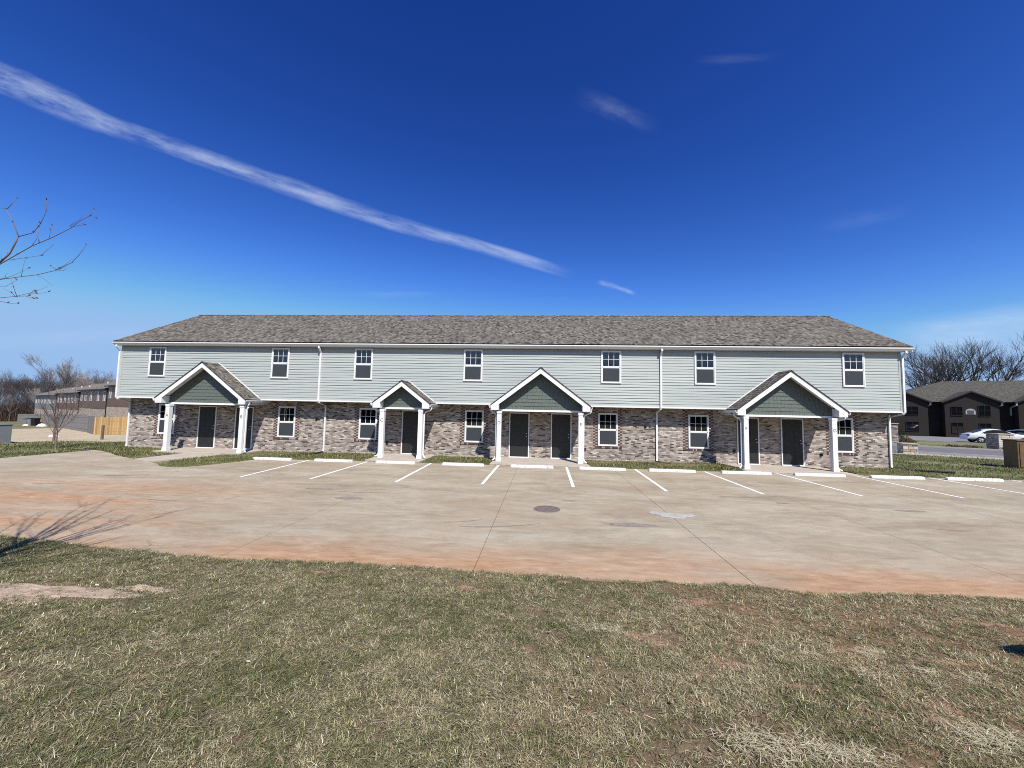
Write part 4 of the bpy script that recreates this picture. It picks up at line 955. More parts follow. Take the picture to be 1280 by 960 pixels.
def bay(x0, x1, win):
    mb = MB(); xm = (x0+x1)/2; zp = 4.75+(x1-x0)/2*.52; mb.prism([(x0, -.3), (x1, -.3), (x1, 4.75), (xm, zp), (x0, 4.75)], 0, 1.3); mb.build('bay_wall', MT['shade_brick2'], D_)
    mb = MB()
    for s in (-1, 1):
        xe = xm+s*((x1-x0)/2+.35); ze = 4.75-.35*.52
        mb.face([(xm, -.35, zp+.12), (xe, -.35, ze+.12), (xe, 3.2, ze+.12), (xm, 3.2+((x1-x0)/2)*.9, zp+.12)])
        mb.face([(xm, -.35, zp+.12), (xe, -.35, ze+.12), (xe, -.35, ze-.06), (xm, -.35, zp-.06)], 1)
        mb.face([(xm, -.35, zp-.06), (xe, -.35, ze-.06), (xe, 0.0, ze-.06), (xm, 0.0, zp-.06)], 1)
    mb.build('gable_roof', [MT['grey_roof'], MT['shingle_edge']], D_, recalc=False)
    for (wx, wz, ww, wh) in win:
        f = empty('window', (wx, -.005, wz), D_)
        mb = MB(); mb.box(-.05, ww+.05, -.05, 0, wh, wh+.06); mb.box(-.05, ww+.05, -.07, 0, -.08, 0); mb.box(-.05, 0, -.05, 0, 0, wh); mb.box(ww, ww+.05, -.05, 0, 0, wh); mb.box(ww/2-.02, ww/2+.02, -.045, -.012, 0, wh); mb.box(0, ww/2-.02, -.04, -.012, wh/2-.02, wh/2+.02); mb.box(ww/2+.02, ww, -.04, -.012, wh/2-.02, wh/2+.02); mb.build('frame', MT['shade_siding'], f)
        mb = MB(); mb.box(0, ww, -.011, -.003, 0, wh); mb.build('pane', MT['glass'], f)
bay(-2.2, 2.3, [(.1, 2.9, 1.2, 1.1), (.1, .7, 1.2, 1.2)])
bay(3.9, 8.8, [(4.5, 2.9, 1.0, 1.1), (7.0, 2.9, 1.0, 1.3), (4.5, .6, 1.0, 1.3), (7.0, .6, 1.0, 1.3)])
bay(10.4, 16.0, [(11.3, 2.9, 1.2, 1.1), (14.0, 2.9, 1.2, 1.1), (11.3, .6, 1.2, 1.3), (14.0, .6, 1.2, 1.3)]); bay(18.5, 24, [(19.6, 2.9, 1.2, 1.1), (22, 2.9, 1.2, 1.1)])
mb = MB(); pts = [(-.45, 0), (.45, 0)]+[(.45*math.cos(a), .35+.4*math.sin(a)) for a in [math.pi*k/10 for k in range(11)]]
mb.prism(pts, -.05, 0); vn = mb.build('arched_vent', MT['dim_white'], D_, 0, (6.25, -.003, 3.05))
mb = MB()
for k in range(4): mb.box(-.3, .3, -.075, -.052, .06+k*.13, .13+k*.13)
mb.build('louvre', MT['screen'], vn)
for x in (2.5, 8.98, 10.2):
    mb = MB(); mb.tube([(0, -.2, 4.6), (0, -.2, 4.3), (0, 1.05, 4.0), (0, 1.05, 3.0)], 0, flat=(.14, .12)); mb.build('downspout', MT['dim_white'], D_, 0, (x, 0, 0))
for x in (2.75, 9.1):
    mb = MB(); mb.box(0, 1.0, 1.15, 1.198, 0, 2.1); mb.build('door', MT['shade_brick2'], D_, 0, (x, 0, 0))

# parked cars
def car(name, loc, rz, body_mat, label):
    root = empty(name, loc, None, rz); tag(root, label, 'car', 'cars parked before the shaded block')
    L_ = 2.35; prof = [(-2.3, .34), (-2.35, .62), (-2.28, .92), (-1.75, 1.0), (-1.05, 1.36), (-.55, 1.45), (.15, 1.44), (1.0, 1.02), (1.75, .90), (2.25, .72), (2.35, .5), (2.3, .3)]
    import bmesh
    bm = bmesh.new(); rows_ = []
    ws = [(-.90, .0), (-.88, .28), (-.55, .5), (0, .54), (.55, .5), (.88, .28), (.90, 0)]
    for (x, zt) in prof:
        w = .88 if abs(x) < 2.1 else .78; row = []
        zb = .28
        shoulder = min(zt, .92-.05*abs(x)/2.3)
        for s in (-1, 1):
            pass
        tw = w*(.70 if zt > 1.2 else (.80 if zt > .98 else .92))
        P_ = [(x, -w*.96, zb), (x, -w, .55 if zt > .6 else zt*.8), (x, -w*.98, shoulder), (x, -tw, zt-.02), (x, 0, zt+.02), (x, tw, zt-.02), (x, w*.98, shoulder), (x, w, .55 if zt > .6 else zt*.8), (x, w*.96, zb)]
        rows_.append([bm.verts.new(p) for p in P_])
    for a, b in zip(rows_[:-1], rows_[1:]):
        for j in range(8): bm.faces.new((a[j], b[j], b[j+1], a[j+1]))
        bm.faces.new((a[8], b[8], b[0], a[0]))
    bm.faces.new(rows_[0][::-1]); bm.faces.new(rows_[-1]); bmesh.ops.recalc_face_normals(bm, faces=bm.faces)
    me = bpy.data.meshes.new('body'); bm.to_mesh(me); bm.free(); me.materials.append(body_mat); me.polygons.foreach_set('use_smooth', [True]*len(me.polygons))
    o = bpy.data.objects.new('body', me); C.objects.link(o); o.parent = root; ss = o.modifiers.new('s', 'SUBSURF'); ss.levels = ss.render_levels = 2
    for s in (-1, 1):
        mb = MB(); mb.prism([(-1.42, .95), (-.92, 1.27), (-.5, 1.35), (.12, 1.34), (.78, .98), (.2, .94)], s*.765, s*.80); mb.build('side_window', MT['glass'], root, .01)
    mb = MB(); mb.face([(-1.85, -.58, 1.015), (-1.12, -.50, 1.345), (-1.12, .50, 1.345), (-1.85, .58, 1.015)]); mb.build('rear_window', MT['glass'], root)
    mb = MB(); mb.face([(1.12, -.60, 1.0), (.3, -.52, 1.40), (.3, .52, 1.40), (1.12, .60, 1.0)]); mb.build('windscreen', MT['glass'], root)
    for s in (-1, 1):
        mb = MB(); mb.box(-2.33, -2.22, s*.72-.16, s*.72+.16, .68, .86); mb.build('tail_light', MT['tail'], root, .02)
        mb = MB(); mb.box(2.18, 2.30, s*.66-.16, s*.66+.16, .58, .70); mb.build('headlight', MT['dim_white'], root, .02)
        mb = MB(); mb.box(.62, .80, s*.96-.09, s*.96+.09, .93, 1.05); mb.build('mirror', body_mat, root, .03)
    for x in (-1.42, 1.45):
        for s in (-1, 1):
            wroot = empty('wheel', (x, s*.80, .32), root)
            mb = MB(); n = 20; prof2 = [(.20, -.10), (.31, -.10), (.33, -.05), (.33, .05), (.31, .10), (.20, .10)]
            for k in range(n):
                a, b = 2*math.pi*k/n, 2*math.pi*(k+1)/n
                for (r0, y0), (r1, y1) in zip(prof2[:-1], prof2[1:]): mb.face([(r0*math.cos(a), y0, r0*math.sin(a)), (r1*math.cos(a), y1, r1*math.sin(a)), (r1*math.cos(b), y1, r1*math.sin(b)), (r0*math.cos(b), y0, r0*math.sin(b))])
            mb.build('tyre', MT['black_plastic'], wroot)
            mb = MB(); mb.tube([(0, -.07, 0), (0, .07, 0)], .2, 16)
            for k in range(5): a = 2*math.pi*k/5; mb.tube([(0, s*.09, 0), (.19*math.cos(a), s*.095, .19*math.sin(a))], .028, 5)
            mb.build('rim', MT['metal'], wroot)
    return root
MT['tail'] = plain('tail_lamp_red', (.12, .02, .03), .3, .1, 3, .6)
cp = Mat('silver_white_paint', .3, .6); cp.color((.68, .69, .71)); cp.b.inputs['Coat Weight'].default_value = .5
cp2 = Mat('teal_silver_paint', .3, .6); cp2.color((.12, .16, .18)); cp2.b.inputs['Coat Weight'].default_value = .5
_q = at_depth(1246, 552, 39); car('parked_car', (_q.x, _q.y, -.04), rad(-24), cp.m, 'silver white sedan parked before the dark apartment block')
_q = at_depth(1286, 551, 39); car('parked_car', (_q.x, _q.y, -.04), rad(-60), cp2.m, 'grey car only partly seen at the right edge beyond the brown box')

# stone and brick gate pillars
def stone_pillar(loc, rz, w, d, h, mat_list, name, label, cap=True, seed=1):
    root = empty(name, loc, None, rz); tag(root, label, 'pillar'); rr = random.Random(seed)
    mb = MB(); mb.box(-w/2+.03, w/2-.03, -d/2+.03, d/2-.03, -.2, h); mb.build('core', MT['joint'], root)
    mb = MB(); z = -.05
    while z < h-.02:
        hh = min(rr.uniform(.12, .2), h-z)
        for side in range(4):
            ln = w if side in (0, 2) else d; x = -ln/2
            while x < ln/2-.02:
                sw = min(rr.uniform(.16, .34), ln/2-x); e = rr.uniform(0, .03)
                a, b = x+.01, x+sw-.01
                if side == 0: mb.box(a, b, -d/2-e, -d/2+.06, z+.01, z+hh-.008, rr.randrange(3))
                elif side == 2: mb.box(a, b, d/2-.06, d/2+e, z+.01, z+hh-.008, rr.randrange(3))
                elif side == 1: mb.box(-w/2-e, -w/2+.06, max(a, -d/2+.061), min(b, d/2-.061), z+.01, z+hh-.008, rr.randrange(3))
                else: mb.box(w/2-.06, w/2+e, max(a, -d/2+.061), min(b, d/2-.061), z+.01, z+hh-.008, rr.randrange(3))
                x += sw
        z += hh
    o = mb.build('stones', mat_list, root, .008); tag(o, kind='stuff')
    if cap: mb = MB(); mb.box(-w/2-.06, w/2+.06, -d/2-.06, d/2+.06, h, h+.07); mb.build('cap', MT['curb'], root, .01)
    return root
MT['st1'] = plain('cream_stone', (.56, .46, .35), .9, .2, 6); MT['st2'] = plain('tan_stone', (.42, .31, .22), .9, .2, 6); MT['st3'] = plain('pale_stone_face', (.62, .57, .50), .9, .2, 6)
ST = [MT['st1'], MT['st2'], MT['st3']]
rzs = rad(-28)
stone_pillar((24.2, 8.75, -.06), rad(-22), .72, .85, .62, ST, 'stone_pier', 'low cream stone pier in the grass past the right end of the building', seed=2)
_q = at_depth(1251, 565, 30.5); stone_pillar((_q.x, _q.y, -.10), rad(-8), 1.0, 1.0, 1.25, ST, 'stone_pillar', 'stone sign pillar standing before the silver white sedan', seed=5)
bp_ = empty('brick_pillar', (31.1, 18.1, -.1), None, rad(-25)); tag(bp_, 'tall brick pillar just past the right end of the building', 'pillar')
mb = MB(); mb.box(-.36, .36, -.36, .36, -.2, 1.85); mb.build('shaft', MT['brick'], bp_); mb = MB(); mb.box(-.42, .42, -.42, .42, 1.85, 1.93); mb.build('cap', MT['curb'], bp_, .01)
# brown box at the right edge
_q = at_depth(1277, 586, 18.9); bx = empty('utility_box', (_q.x+.1, _q.y, -.1), None, rad(-14)); tag(bx, 'brown upright utility box on the grass at the right edge', 'utility box')
MT['brown'] = plain('brown_painted_metal', (.17, .11, .055), .6, .25, 4)
mb = MB(); mb.box(-.45, .45, -.40, .40, -.3, 1.36); mb.build('cabinet', MT['brown'], bx, .01); mb = MB(); mb.box(-.49, .49, -.44, .44, 1.361, 1.42); mb.build('lid', MT['brown'], bx, .01)
mb = MB(); mb.box(-.38, -.01, -.425, -.401, .1, 1.28); mb.build('door', MT['brown'], bx, .004); mb = MB(); mb.box(.01, .38, -.425, -.401, .1, 1.28); mb.build('door', MT['brown'], bx, .004)

# ---------------------------------------------------------------- shrubs and trees
def leafball(name, loc, rx, ry, rz, n, s, cols, seed, label, cat='shrub', group=None):
    rr = np.random.RandomState(seed); d = rr.normal(size=(n, 3)); d /= np.linalg.norm(d, axis=1)[:, None]; q = rr.rand(n)**.35
    bl = 1+.25*(npnoise(d[:, 0]*3+5, d[:, 2]*3+d[:, 1]*2, seed, 1, 2)-.5)*2
    P = d*(q*bl)[:, None]*np.array([rx, ry, rz]); P[:, 2] = np.abs(P[:, 2]+rz*.55)*.9
    a = rr.normal(size=(n, 3)); a /= np.linalg.norm(a, axis=1)[:, None]; b = np.cross(a, rr.normal(size=(n, 3))); b /= np.linalg.norm(b, axis=1)[:, None]
    V = np.stack([P-a*s, P+b*s*.6, P+a*s], 1).reshape(-1, 3); f = [(3*i, 3*i+1, 3*i+2) for i in range(n)]
    me = bpy.data.meshes.new('foliage'); me.from_pydata(V.tolist(), [], f); ca = me.color_attributes.new('Col', 'FLOAT_COLOR', 'POINT')
    c = np.ones((n, 3, 4)); k = rr.randint(0, len(cols), n); c[:, :, :3] = (np.array(cols)[k]*rr.uniform(.6, 1.3, n)[:, None])[:, None, :]; ca.data.foreach_set('color', c.reshape(-1)); me.materials.append(MT['grass'])
    root = empty(name, loc); tag(root, label, cat, group); o = bpy.data.objects.new('foliage', me); C.objects.link(o); o.parent = root
    mb = MB(); rs = random.Random(seed)
    for k in range(7): an = rs.random()*6.28; mb.tube([(0, 0, -.05), (rx*.3*math.cos(an), ry*.3*math.sin(an), rz*.5), (rx*.7*math.cos(an), ry*.7*math.sin(an), rz*1.0)], [.03, .02, .008], 4)
    mb.build('stem', MT['bark'], root); return root
MT['bark_black'] = plain('black_brown_bark', (.055, .045, .04), .95, .3, 6); MT['bark'] = plain('grey_brown_bark', (.13, .105, .085), .95, .3, 6); MT['bark_dark'] = plain('dark_bark', (.11, .092, .085), .95, .3, 6); MT['bark_red'] = plain('reddish_twig_bark', (.19, .135, .12), .85, .25, 20); MT['bark_pale'] = plain('pale_twig_bark', (.25, .215, .195), .9, .3, 5)
leafball('shrub', (34.0, 19.9, -.1), .65, .6, .42, 900, .07, [(.16, .11, .03), (.2, .14, .05), (.1, .08, .03)], 3, 'rounded golden brown bush beside the tall brick pillar')
leafball('shrub', (34.9, 22.3, -.1), .95, .9, 1.25, 1500, .09, [(.03, .05, .02), (.045, .06, .025)], 4, 'dark evergreen bush behind the tall brick pillar')
for k, (x, y, s) in enumerate(((33.7, 15.6, .55), (34.6, 15.1, .5))): leafball('shrub', (x, y, -.12), .8, .5, .26, 500, .06, [(.05, .05, .03), (.07, .055, .04)], 5+k, ['low dark shrub at the left of the pair before the parked sedan', 'low dark shrub nearer the stone sign pillar'][k], 'shrub', 'low shrubs by the road')
for k, (x, y) in enumerate(((36.2, 14.0), (37.2, 13.8), (38.3, 13.6))): leafball('shrub', (x, y, -.14), .55, .5, .3, 450, .06, [(.035, .045, .02), (.06, .05, .035)], 9+k, ['dark shrub at the foot of the stone sign pillar', 'dark shrub right of the stone sign pillar', 'dark shrub behind the brown utility box'][k], 'shrub', 'shrubs at the stone sign pillar')

def branchy(seed, height, spread, fr, n_child, trunk_r, twig=.006, up=.3, t0=.35, thin=.62):
    """a bare tree: trunk, limbs, boughs and twigs, all tapering; fr = length of each level as a share of the height"""
    rr = random.Random(seed); limbs = [MB(), MB()]; last = len(fr)-1
    def grow(p, d, ln, r0, lev):
        n = (5, 5, 4, 3, 2, 2)[lev]; pts = [p]; rs = [r0]; q = Vector(p); dd = Vector(d); r1 = max(twig*.7, r0*(.6 if lev < 2 else .4))
        for k in range(n):
            j = (.05, .12, .17, .2, .22, .25)[lev]
            dd = (dd+Vector((rr.uniform(-j, j), rr.uniform(-j, j), rr.uniform(-j, j)+.10*up))).normalized(); q = q+dd*ln/n; pts.append(q.copy()); rs.append(r0+(r1-r0)*(k+1)/n)
        limbs[0 if lev == 0 else 1].tube(pts, rs, (7, 6, 4, 3, 3, 3)[lev], caps=False)
        if lev >= last: return
        for c in range(n_child[lev]):
            t = rr.uniform(t0 if lev else .55, 1.)**.8 if c else 1.; i = min(int(t*n), n-1); b = pts[i].lerp(pts[i+1], t*n-i); rb = rs[i]+(rs[i+1]-rs[i])*(t*n-i)
            tang = (pts[i+1]-pts[i]).normalized(); az = 6.283*(c+rr.uniform(-.3, .3))/n_child[lev]; side = tang.cross(Vector((math.cos(az), math.sin(az), .15))).normalized()
            an = rr.uniform(.4, 1.0)*spread*(.8 if lev else 1.); nd = (tang*math.cos(an)+side*math.sin(an)+Vector((0, 0, up*.3))).normalized()
            grow(b, nd, height*fr[lev+1]*rr.uniform(.6, 1.15), max(twig, rb*rr.uniform(thin-.12, thin+.08)), lev+1)
    grow(Vector((0, 0, -.1)), Vector((0, 0, 1)), height*fr[0], trunk_r, 0)
    return limbs
def tree_proto(name, seed, h, spread, fr, nch, tr, mat, **k):
    a, b = branchy(seed, h, spread, fr, nch, tr, **k); return a.mesh('trunk', mat, True), b.mesh('crown', mat, False)
def place_tree(protos, loc, s, rz, label, cat='tree', group=None, name='bare_tree'):
    root = empty(name, loc, None, rz); root.scale = (s, s, s) if not isinstance(s, tuple) else s; tag(root, label, cat, group)
    for nm, me in zip(('trunk', 'crown'), protos): o = bpy.data.objects.new(nm, me); C.objects.link(o); o.parent = root
    return root
FRN = [.26, .34, .22, .14, .085]
T1 = tree_proto('t', 1, 15, .85, FRN, [6, 6, 7, 7], .26, MT['bark_dark'], twig=.014, up=.3)
T2 = tree_proto('t', 2, 15, 1.0, [.24, .38, .24, .14, .08], [5, 6, 7, 8], .42, MT['bark_dark'], twig=.012, up=.4, thin=.68)
T5 = tree_proto('t', 9, 15, .92, [.12, .50, .26, .15, .09], [6, 6, 7, 8], .50, MT['bark_black'], twig=.012, up=.55, t0=.5, thin=.68)
T6 = tree_proto('t', 12, 15, .8, [.30, .36, .24, .14, .09], [6, 6, 7, 8], .46, MT['bark_black'], twig=.012, up=.3, t0=.4, thin=.66)
T3 = tree_proto('t', 3, 15, .62, [.34, .34, .18, .12, .07], [7, 6, 6, 6], .20, MT['bark_pale'], twig=.016, up=.5)
T4 = tree_proto('t', 5, 15, .95, [.16, .44, .24, .15, .09], [6, 6, 7, 8], .32, MT['bark_dark'], twig=.014, up=.55)
def gz_at(x, y): return ground_z(x, y)-.06
# right: crowns over the dark roof
P1, P2 = at_depth(1168, 535, 74), at_depth(1219, 535, 72)
place_tree(T6, (P1.x, P1.y, -.2), 1.12, .6, 'bare spreading tree left of two behind the shaded block roof', 'tree', 'bare trees above the shaded block')
place_tree(T5, (P2.x+1, P2.y, -.2), 1.36, 2.1, 'widest bare tree fanning above the middle of the shaded block roof', 'tree', 'bare trees above the shaded block')
for k, (px, d, s, T, lb) in enumerate(((1136, 84, .62, T1, 'thin bare tree close to the right corner of the building'), (1190, 95, .78, T3, 'smaller bare tree between the two big crowns over the roof'), (1275, 88, .8, T1, 'lower bare tree at the right edge above the shaded roof'))):
    P = at_depth(px, 535, d); place_tree(T, (P.x, P.y, -.2), s, k*1.7, lb, 'tree', 'bare trees above the shaded block')
# left woods
TL = [(-10, 118, 1.0, T4), (22, 108, .95, T1), (40, 112, 1.0, T1), (58, 125, .95, T1), (76, 118, 1.12, T3), (90, 135, .95, T1), (104, 128, .9, T3), (118, 138, .92, T2), (132, 130, .88, T3), (147, 134, .9, T1), (160, 128, .9, T3), (5, 128, .95, T3), (33, 135, 1.05, T3), (68, 140, 1.0, T2), (98, 150, 1.05, T4), (125, 150, 1.0, T1), (-25, 130, .9, T1), (48, 98, .62, T3), (12, 96, .6, T1)]
lab = ['behind the woods edge at the far left', 'big and spreading left of the row house gable', 'rising beside the left end of the row house', 'behind the low end of the row house roof', 'tallest pale crown over the row house roof', 'dark, over the middle of the row house roof', 'slim pale tree over the row house roof vents', 'spreading behind the row house ridge', 'slim, behind the row house ridge near the building', 'dark, just left of the pale siding corner', 'pale, hidden partly by the pale siding corner', 'pale slim one inside the left woods', 'pale, deep inside the left woods', 'deep behind the row house', 'farthest behind the row house roof', 'farthest dark tree near the siding corner', 'deep woods tree at the left edge', 'young, by the left gable of the row house', 'young, in front of the left woods']
for k, (px, d, s, T) in enumerate(TL):
    P = at_depth(px, 520, d); place_tree(T, (P.x, P.y, gz_at(P.x, P.y)), s*(1.0 if px < 60 else 1.22), k*2.3, 'bare tree '+lab[k], 'tree', 'bare trees of the left woods')
# brushy undergrowth of the woods edge
def brush(name, seed, pts, h0, h1, n, w, cols, label=None):
    rr = np.random.RandomState(seed); A = np.array(pts); t = rr.rand(n)*(len(A)-1); i = t.astype(int); f = (t-i)[:, None]; base = A[i]*(1-f)+A[np.minimum(i+1, len(A)-1)]*f
    base = base+rr.normal(size=(n, 2))*np.array([3.5, 3.5]); z = np.array([gz_at(a, b) for a, b in base])
    hh = rr.uniform(h0, h1, n); k = rr.randint(0, len(cols), n); cc = np.array(cols)[k]*rr.uniform(.6, 1.25, n)[:, None]
    return blades(name, base[:, 0], base[:, 1], z, hh, rr.uniform(w*.5, w, n), np.abs(rr.normal(0, .28, n)), cc, seed+1, bend=.6)
bp = [at_depth(px, 520, d) for px, d in ((-120, 85), (-40, 96), (0, 100), (25, 100), (45, 108), (100, 128), (170, 130))]
brush('undergrowth', 91, [(p.x, p.y) for p in bp], 2.2, 5.0, 9000, .10, [(.11, .075, .055), (.075, .055, .04), (.15, .10, .075), (.06, .05, .03)])
brush('undergrowth', 95, [(p.x, p.y+12) for p in bp], 4.5, 8.5, 5000, .11, [(.10, .075, .06), (.07, .055, .045)])
bq = [at_depth(px, 520, d) for px, d in ((1100, 90), (1140, 92), (1200, 96), (1300, 96), (1500, 90))]
brush('undergrowth', 97, [(p.x, p.y) for p in bq], 2, 4.2, 1500, .10, [(.07, .06, .05), (.05, .045, .035)])
# unseen trees behind the camera, set close and dark for the panes to mirror
brush('undergrowth', 99, [(-75, -50), (0, -52), (75, -50)], 6, 11.5, 12000, .6, [(.03, .028, .02), (.018, .02, .013)])

# young tree left of the building
Y1 = tree_proto('y', 8, 3.4, .72, [.26, .42, .24, .14], [8, 6, 4], .036, MT['bark_red'], twig=.0055, up=.45, t0=.2)
place_tree(Y1, (-24.7, -.95, -.2), 1.12, .4, 'young bare tree on the green strip left of the building', 'tree', name='young_tree')
# tree at the left of the lawn: only its right limbs reach the view
ft = empty('budding_tree', (-6.85, -15.95, .25)); tag(ft, 'bare budding tree whose twigs reach in from the left edge against the sky', 'tree')
base = Vector((-6.85, -15.95, .25))
mb = MB(); mb.tube([(0, 0, -.1), (.02, 0, .6), (-.03, .02, 1.2), (.03, 0, 1.8), (.0, .05, 2.6), (-.05, .0, 3.4)], [.085, .07, .062, .056, .045, .03], 10, caps=False); mb.build('trunk', MT['bark_red'], ft, smooth=True)
crown = MB(); buds = MB(); rr = random.Random(12)
def limb(pts, r0, r1, bud=.05):
    if r0 < .021: r0 *= .72; r1 *= .8
    pts = [Vector(p)-base for p in pts]; out = []
    for a, b in zip(pts[:-1], pts[1:]):
        nn = max(1, int((b-a).length/.12))
        for i in range(nn): out.append(a.lerp(b, i/nn)+Vector([rr.uniform(-.008, .008) for _ in range(3)]))
    out.append(pts[-1]); m_ = len(out); crown.tube(out, [r0+(r1-r0)*(i/(m_-1))**.8 for i in range(m_)], 6)
    for i in range(1, m_):
        if r0 < .03 and rr.random() < bud*12:
            p = out[i]; d = Vector((rr.uniform(-1, 1), rr.uniform(-1, 1), rr.uniform(.2, 1))).normalized(); q = p+d*.022; buds.tube([p, p.lerp(q, .5), q], [.0025, .0055, .002], 5)
def ap(px, py, d): return at_depth(px, py, d)
hub = Vector((-6.82, -15.95, 2.0))
main = [(hub, ap(-60, 375, 3.7), ap(-18, 345, 3.6), ap(0, 331, 3.6), ap(20, 318, 3.6), ap(40, 307, 3.58), ap(66, 297, 3.56), ap(88, 284, 3.54), ap(113, 270, 3.5), ap(118, 262, 3.5))]
limb(main[0], .020, .0018)
limb([ap(0, 330, 3.6), ap(10, 318, 3.62), ap(18, 305, 3.62), ap(23, 295, 3.63)], .010, .007); limb([ap(23, 295, 3.63), ap(16, 278, 3.66), ap(8, 262, 3.68)], .006, .004); limb([ap(8, 262, 3.68), ap(16, 256, 3.68), ap(20, 247, 3.7)], .004, .0025); limb([ap(-30, 270, 3.7), ap(-5, 261, 3.68), ap(8, 260, 3.68)], .005, .0035)
limb([ap(23, 296, 3.63), ap(40, 290, 3.6), ap(50, 279, 3.58), ap(57, 265, 3.58), ap(58, 250, 3.57)], .0055, .002)
limb([ap(49, 304, 3.57), ap(48, 298, 3.56), ap(43, 293, 3.55)], .004, .002); limb([ap(60, 299, 3.57), ap(64, 288, 3.6), ap(66, 282, 3.6)], .0025, .0015)
for k_ in range(16):   # fine reddish side twigs
    m0 = rr.choice(list(main[0][2:8])+[ap(25, 346, 3.5), ap(70, 337, 3.5), ap(20, 371, 3.4), ap(0, 349, 3.5)]); m1 = m0+Vector((rr.uniform(-.02, .22), rr.uniform(-.1, .1), rr.uniform(-.04, .20))); limb([m0, m0.lerp(m1, .5)+Vector((.01, 0, -.008)), m1], .0028, .0013, .03)
limb([ap(12, 325, 3.6), ap(30, 323, 3.5), ap(50, 318, 3.45), ap(68, 305, 3.4)], .0035, .0015)
limb([hub, ap(-50, 372, 3.5), ap(-10, 351, 3.5), ap(0, 349, 3.5), ap(25, 346, 3.5), ap(45, 343, 3.5), ap(70, 337, 3.5), ap(88, 328, 3.48), ap(100, 318, 3.46), ap(108, 306, 3.45)], .018, .002)
limb([ap(46, 343, 3.5), ap(55, 349, 3.5), ap(65, 356, 3.5)], .003, .0015)
limb([hub, ap(-60, 388, 3.4), ap(-5, 374, 3.4), ap(20, 371, 3.4), ap(35, 370, 3.4), ap(42, 363, 3.4)], .014, .0025); limb([ap(33, 370, 3.4), ap(45, 373, 3.4), ap(48, 373, 3.4)], .003, .0015); limb([ap(35, 368, 3.4), ap(45, 366, 3.4), ap(60, 365, 3.4)], .003, .0012); limb([ap(-5, 376, 3.4), ap(8, 379, 3.4), ap(22, 380, 3.4)], .004, .0015); limb([ap(-10, 358, 3.5), ap(8, 358, 3.45), ap(22, 350, 3.4)], .003, .0012)
# the rest of the crown stands outside the view and throws the twig shadows on the concrete
def in_view(p):
    q = p-CAM; dp = max(.05, q.dot(F)); return abs(q.dot(r_))/dp < 1.37 and -1.05 < q.dot(u_)/dp < 1.05
def clear(a, b): return not any(in_view(a.lerp(b, t/5)) for t in range(6))
nl = 0
for k in range(90):
    if nl > 34: break
    az = rr.uniform(0, 6.28); el = rr.uniform(.65, 1.35); d = Vector((math.cos(az)*math.cos(el), math.sin(az)*math.cos(el), math.sin(el))); st = base+Vector((0, 0, rr.uniform(1.3, 3.3))); ln = rr.uniform(2.2, 4.2)
    pts = [st]; q = st.copy()
    for i in range(7): d = (d+Vector((rr.uniform(-.10, .10), rr.uniform(-.10, .10), .08))).normalized(); q = q+d*ln/7; pts.append(q.copy())
    if not all(clear(a, b) for a, b in zip(pts[:-1], pts[1:])): continue
    nl += 1; limb(pts, .024, .004, .03)
    for j in range(6):
        i = rr.randrange(2, 7); dd = (d+Vector((rr.uniform(-.7, .7), rr.uniform(-.7, .7), rr.uniform(-.1, .6)))).normalized(); e = pts[i]+dd*rr.uniform(.4, 1.1)
        if clear(pts[i], e): limb([pts[i], pts[i].lerp(e, .5)+Vector((0, 0, .03)), e], .009, .003, .03)
crown.build('crown', MT['bark_red'], ft, recalc=False, smooth=True); buds.build('bud', MT['bark_dark'], ft, recalc=False)
# off the right edge: a made-up box added to cast the shadow in the lawn corner
ub = empty('added_shadow_box', (4.98, -15.62, .28), None, .2); tag(ub, 'added green box unseen past the right edge, put there to shade the lawn', 'utility box')
mb = MB(); mb.box(-.2, .2, -.22, .22, -.3, .78); mb.build('shadow_box_body', plain('green_plastic', (.05, .09, .05), .5), ub, .03)

# ---------------------------------------------------------------- left hand background
tan = [(-25.5, 3.2), (-28.0, 1.9), (-34, .2), (-50, 4), (-72, 20), (-62, 28), (-45, 20), (-30, 11)]
xs2 = frange(-76, -25, 1.5)
def tan_in(x, y):
    return True
mb = MB(); 
def tri_fan():
    # a sheet over the ground following its slope
    n = 26
    for i in range(n):
        for j in range(8):
            def P(i, j):
                t = i/n; a = Vector((-27.2, 1.6)).lerp(Vector((-70, 13)), t); b = Vector((-26.0, 7.0)).lerp(Vector((-60, 31)), t); q = a.lerp(b, j/8); q += Vector((vnoise(q.x*.3, q.y*.3, 1), vnoise(q.x*.3, q.y*.3, 2)))*(.8 if j in (0, 8) or i in (0, n) else 0); return (q.x, q.y, ground_z(q.x, q.y)-.042)
            mb.face([P(i, j), P(i+1, j), P(i+1, j+1), P(i, j+1)])
tri_fan(); tag(mb.build('dirt_path', MT['tan_dirt'], None, recalc=False), kind='structure')

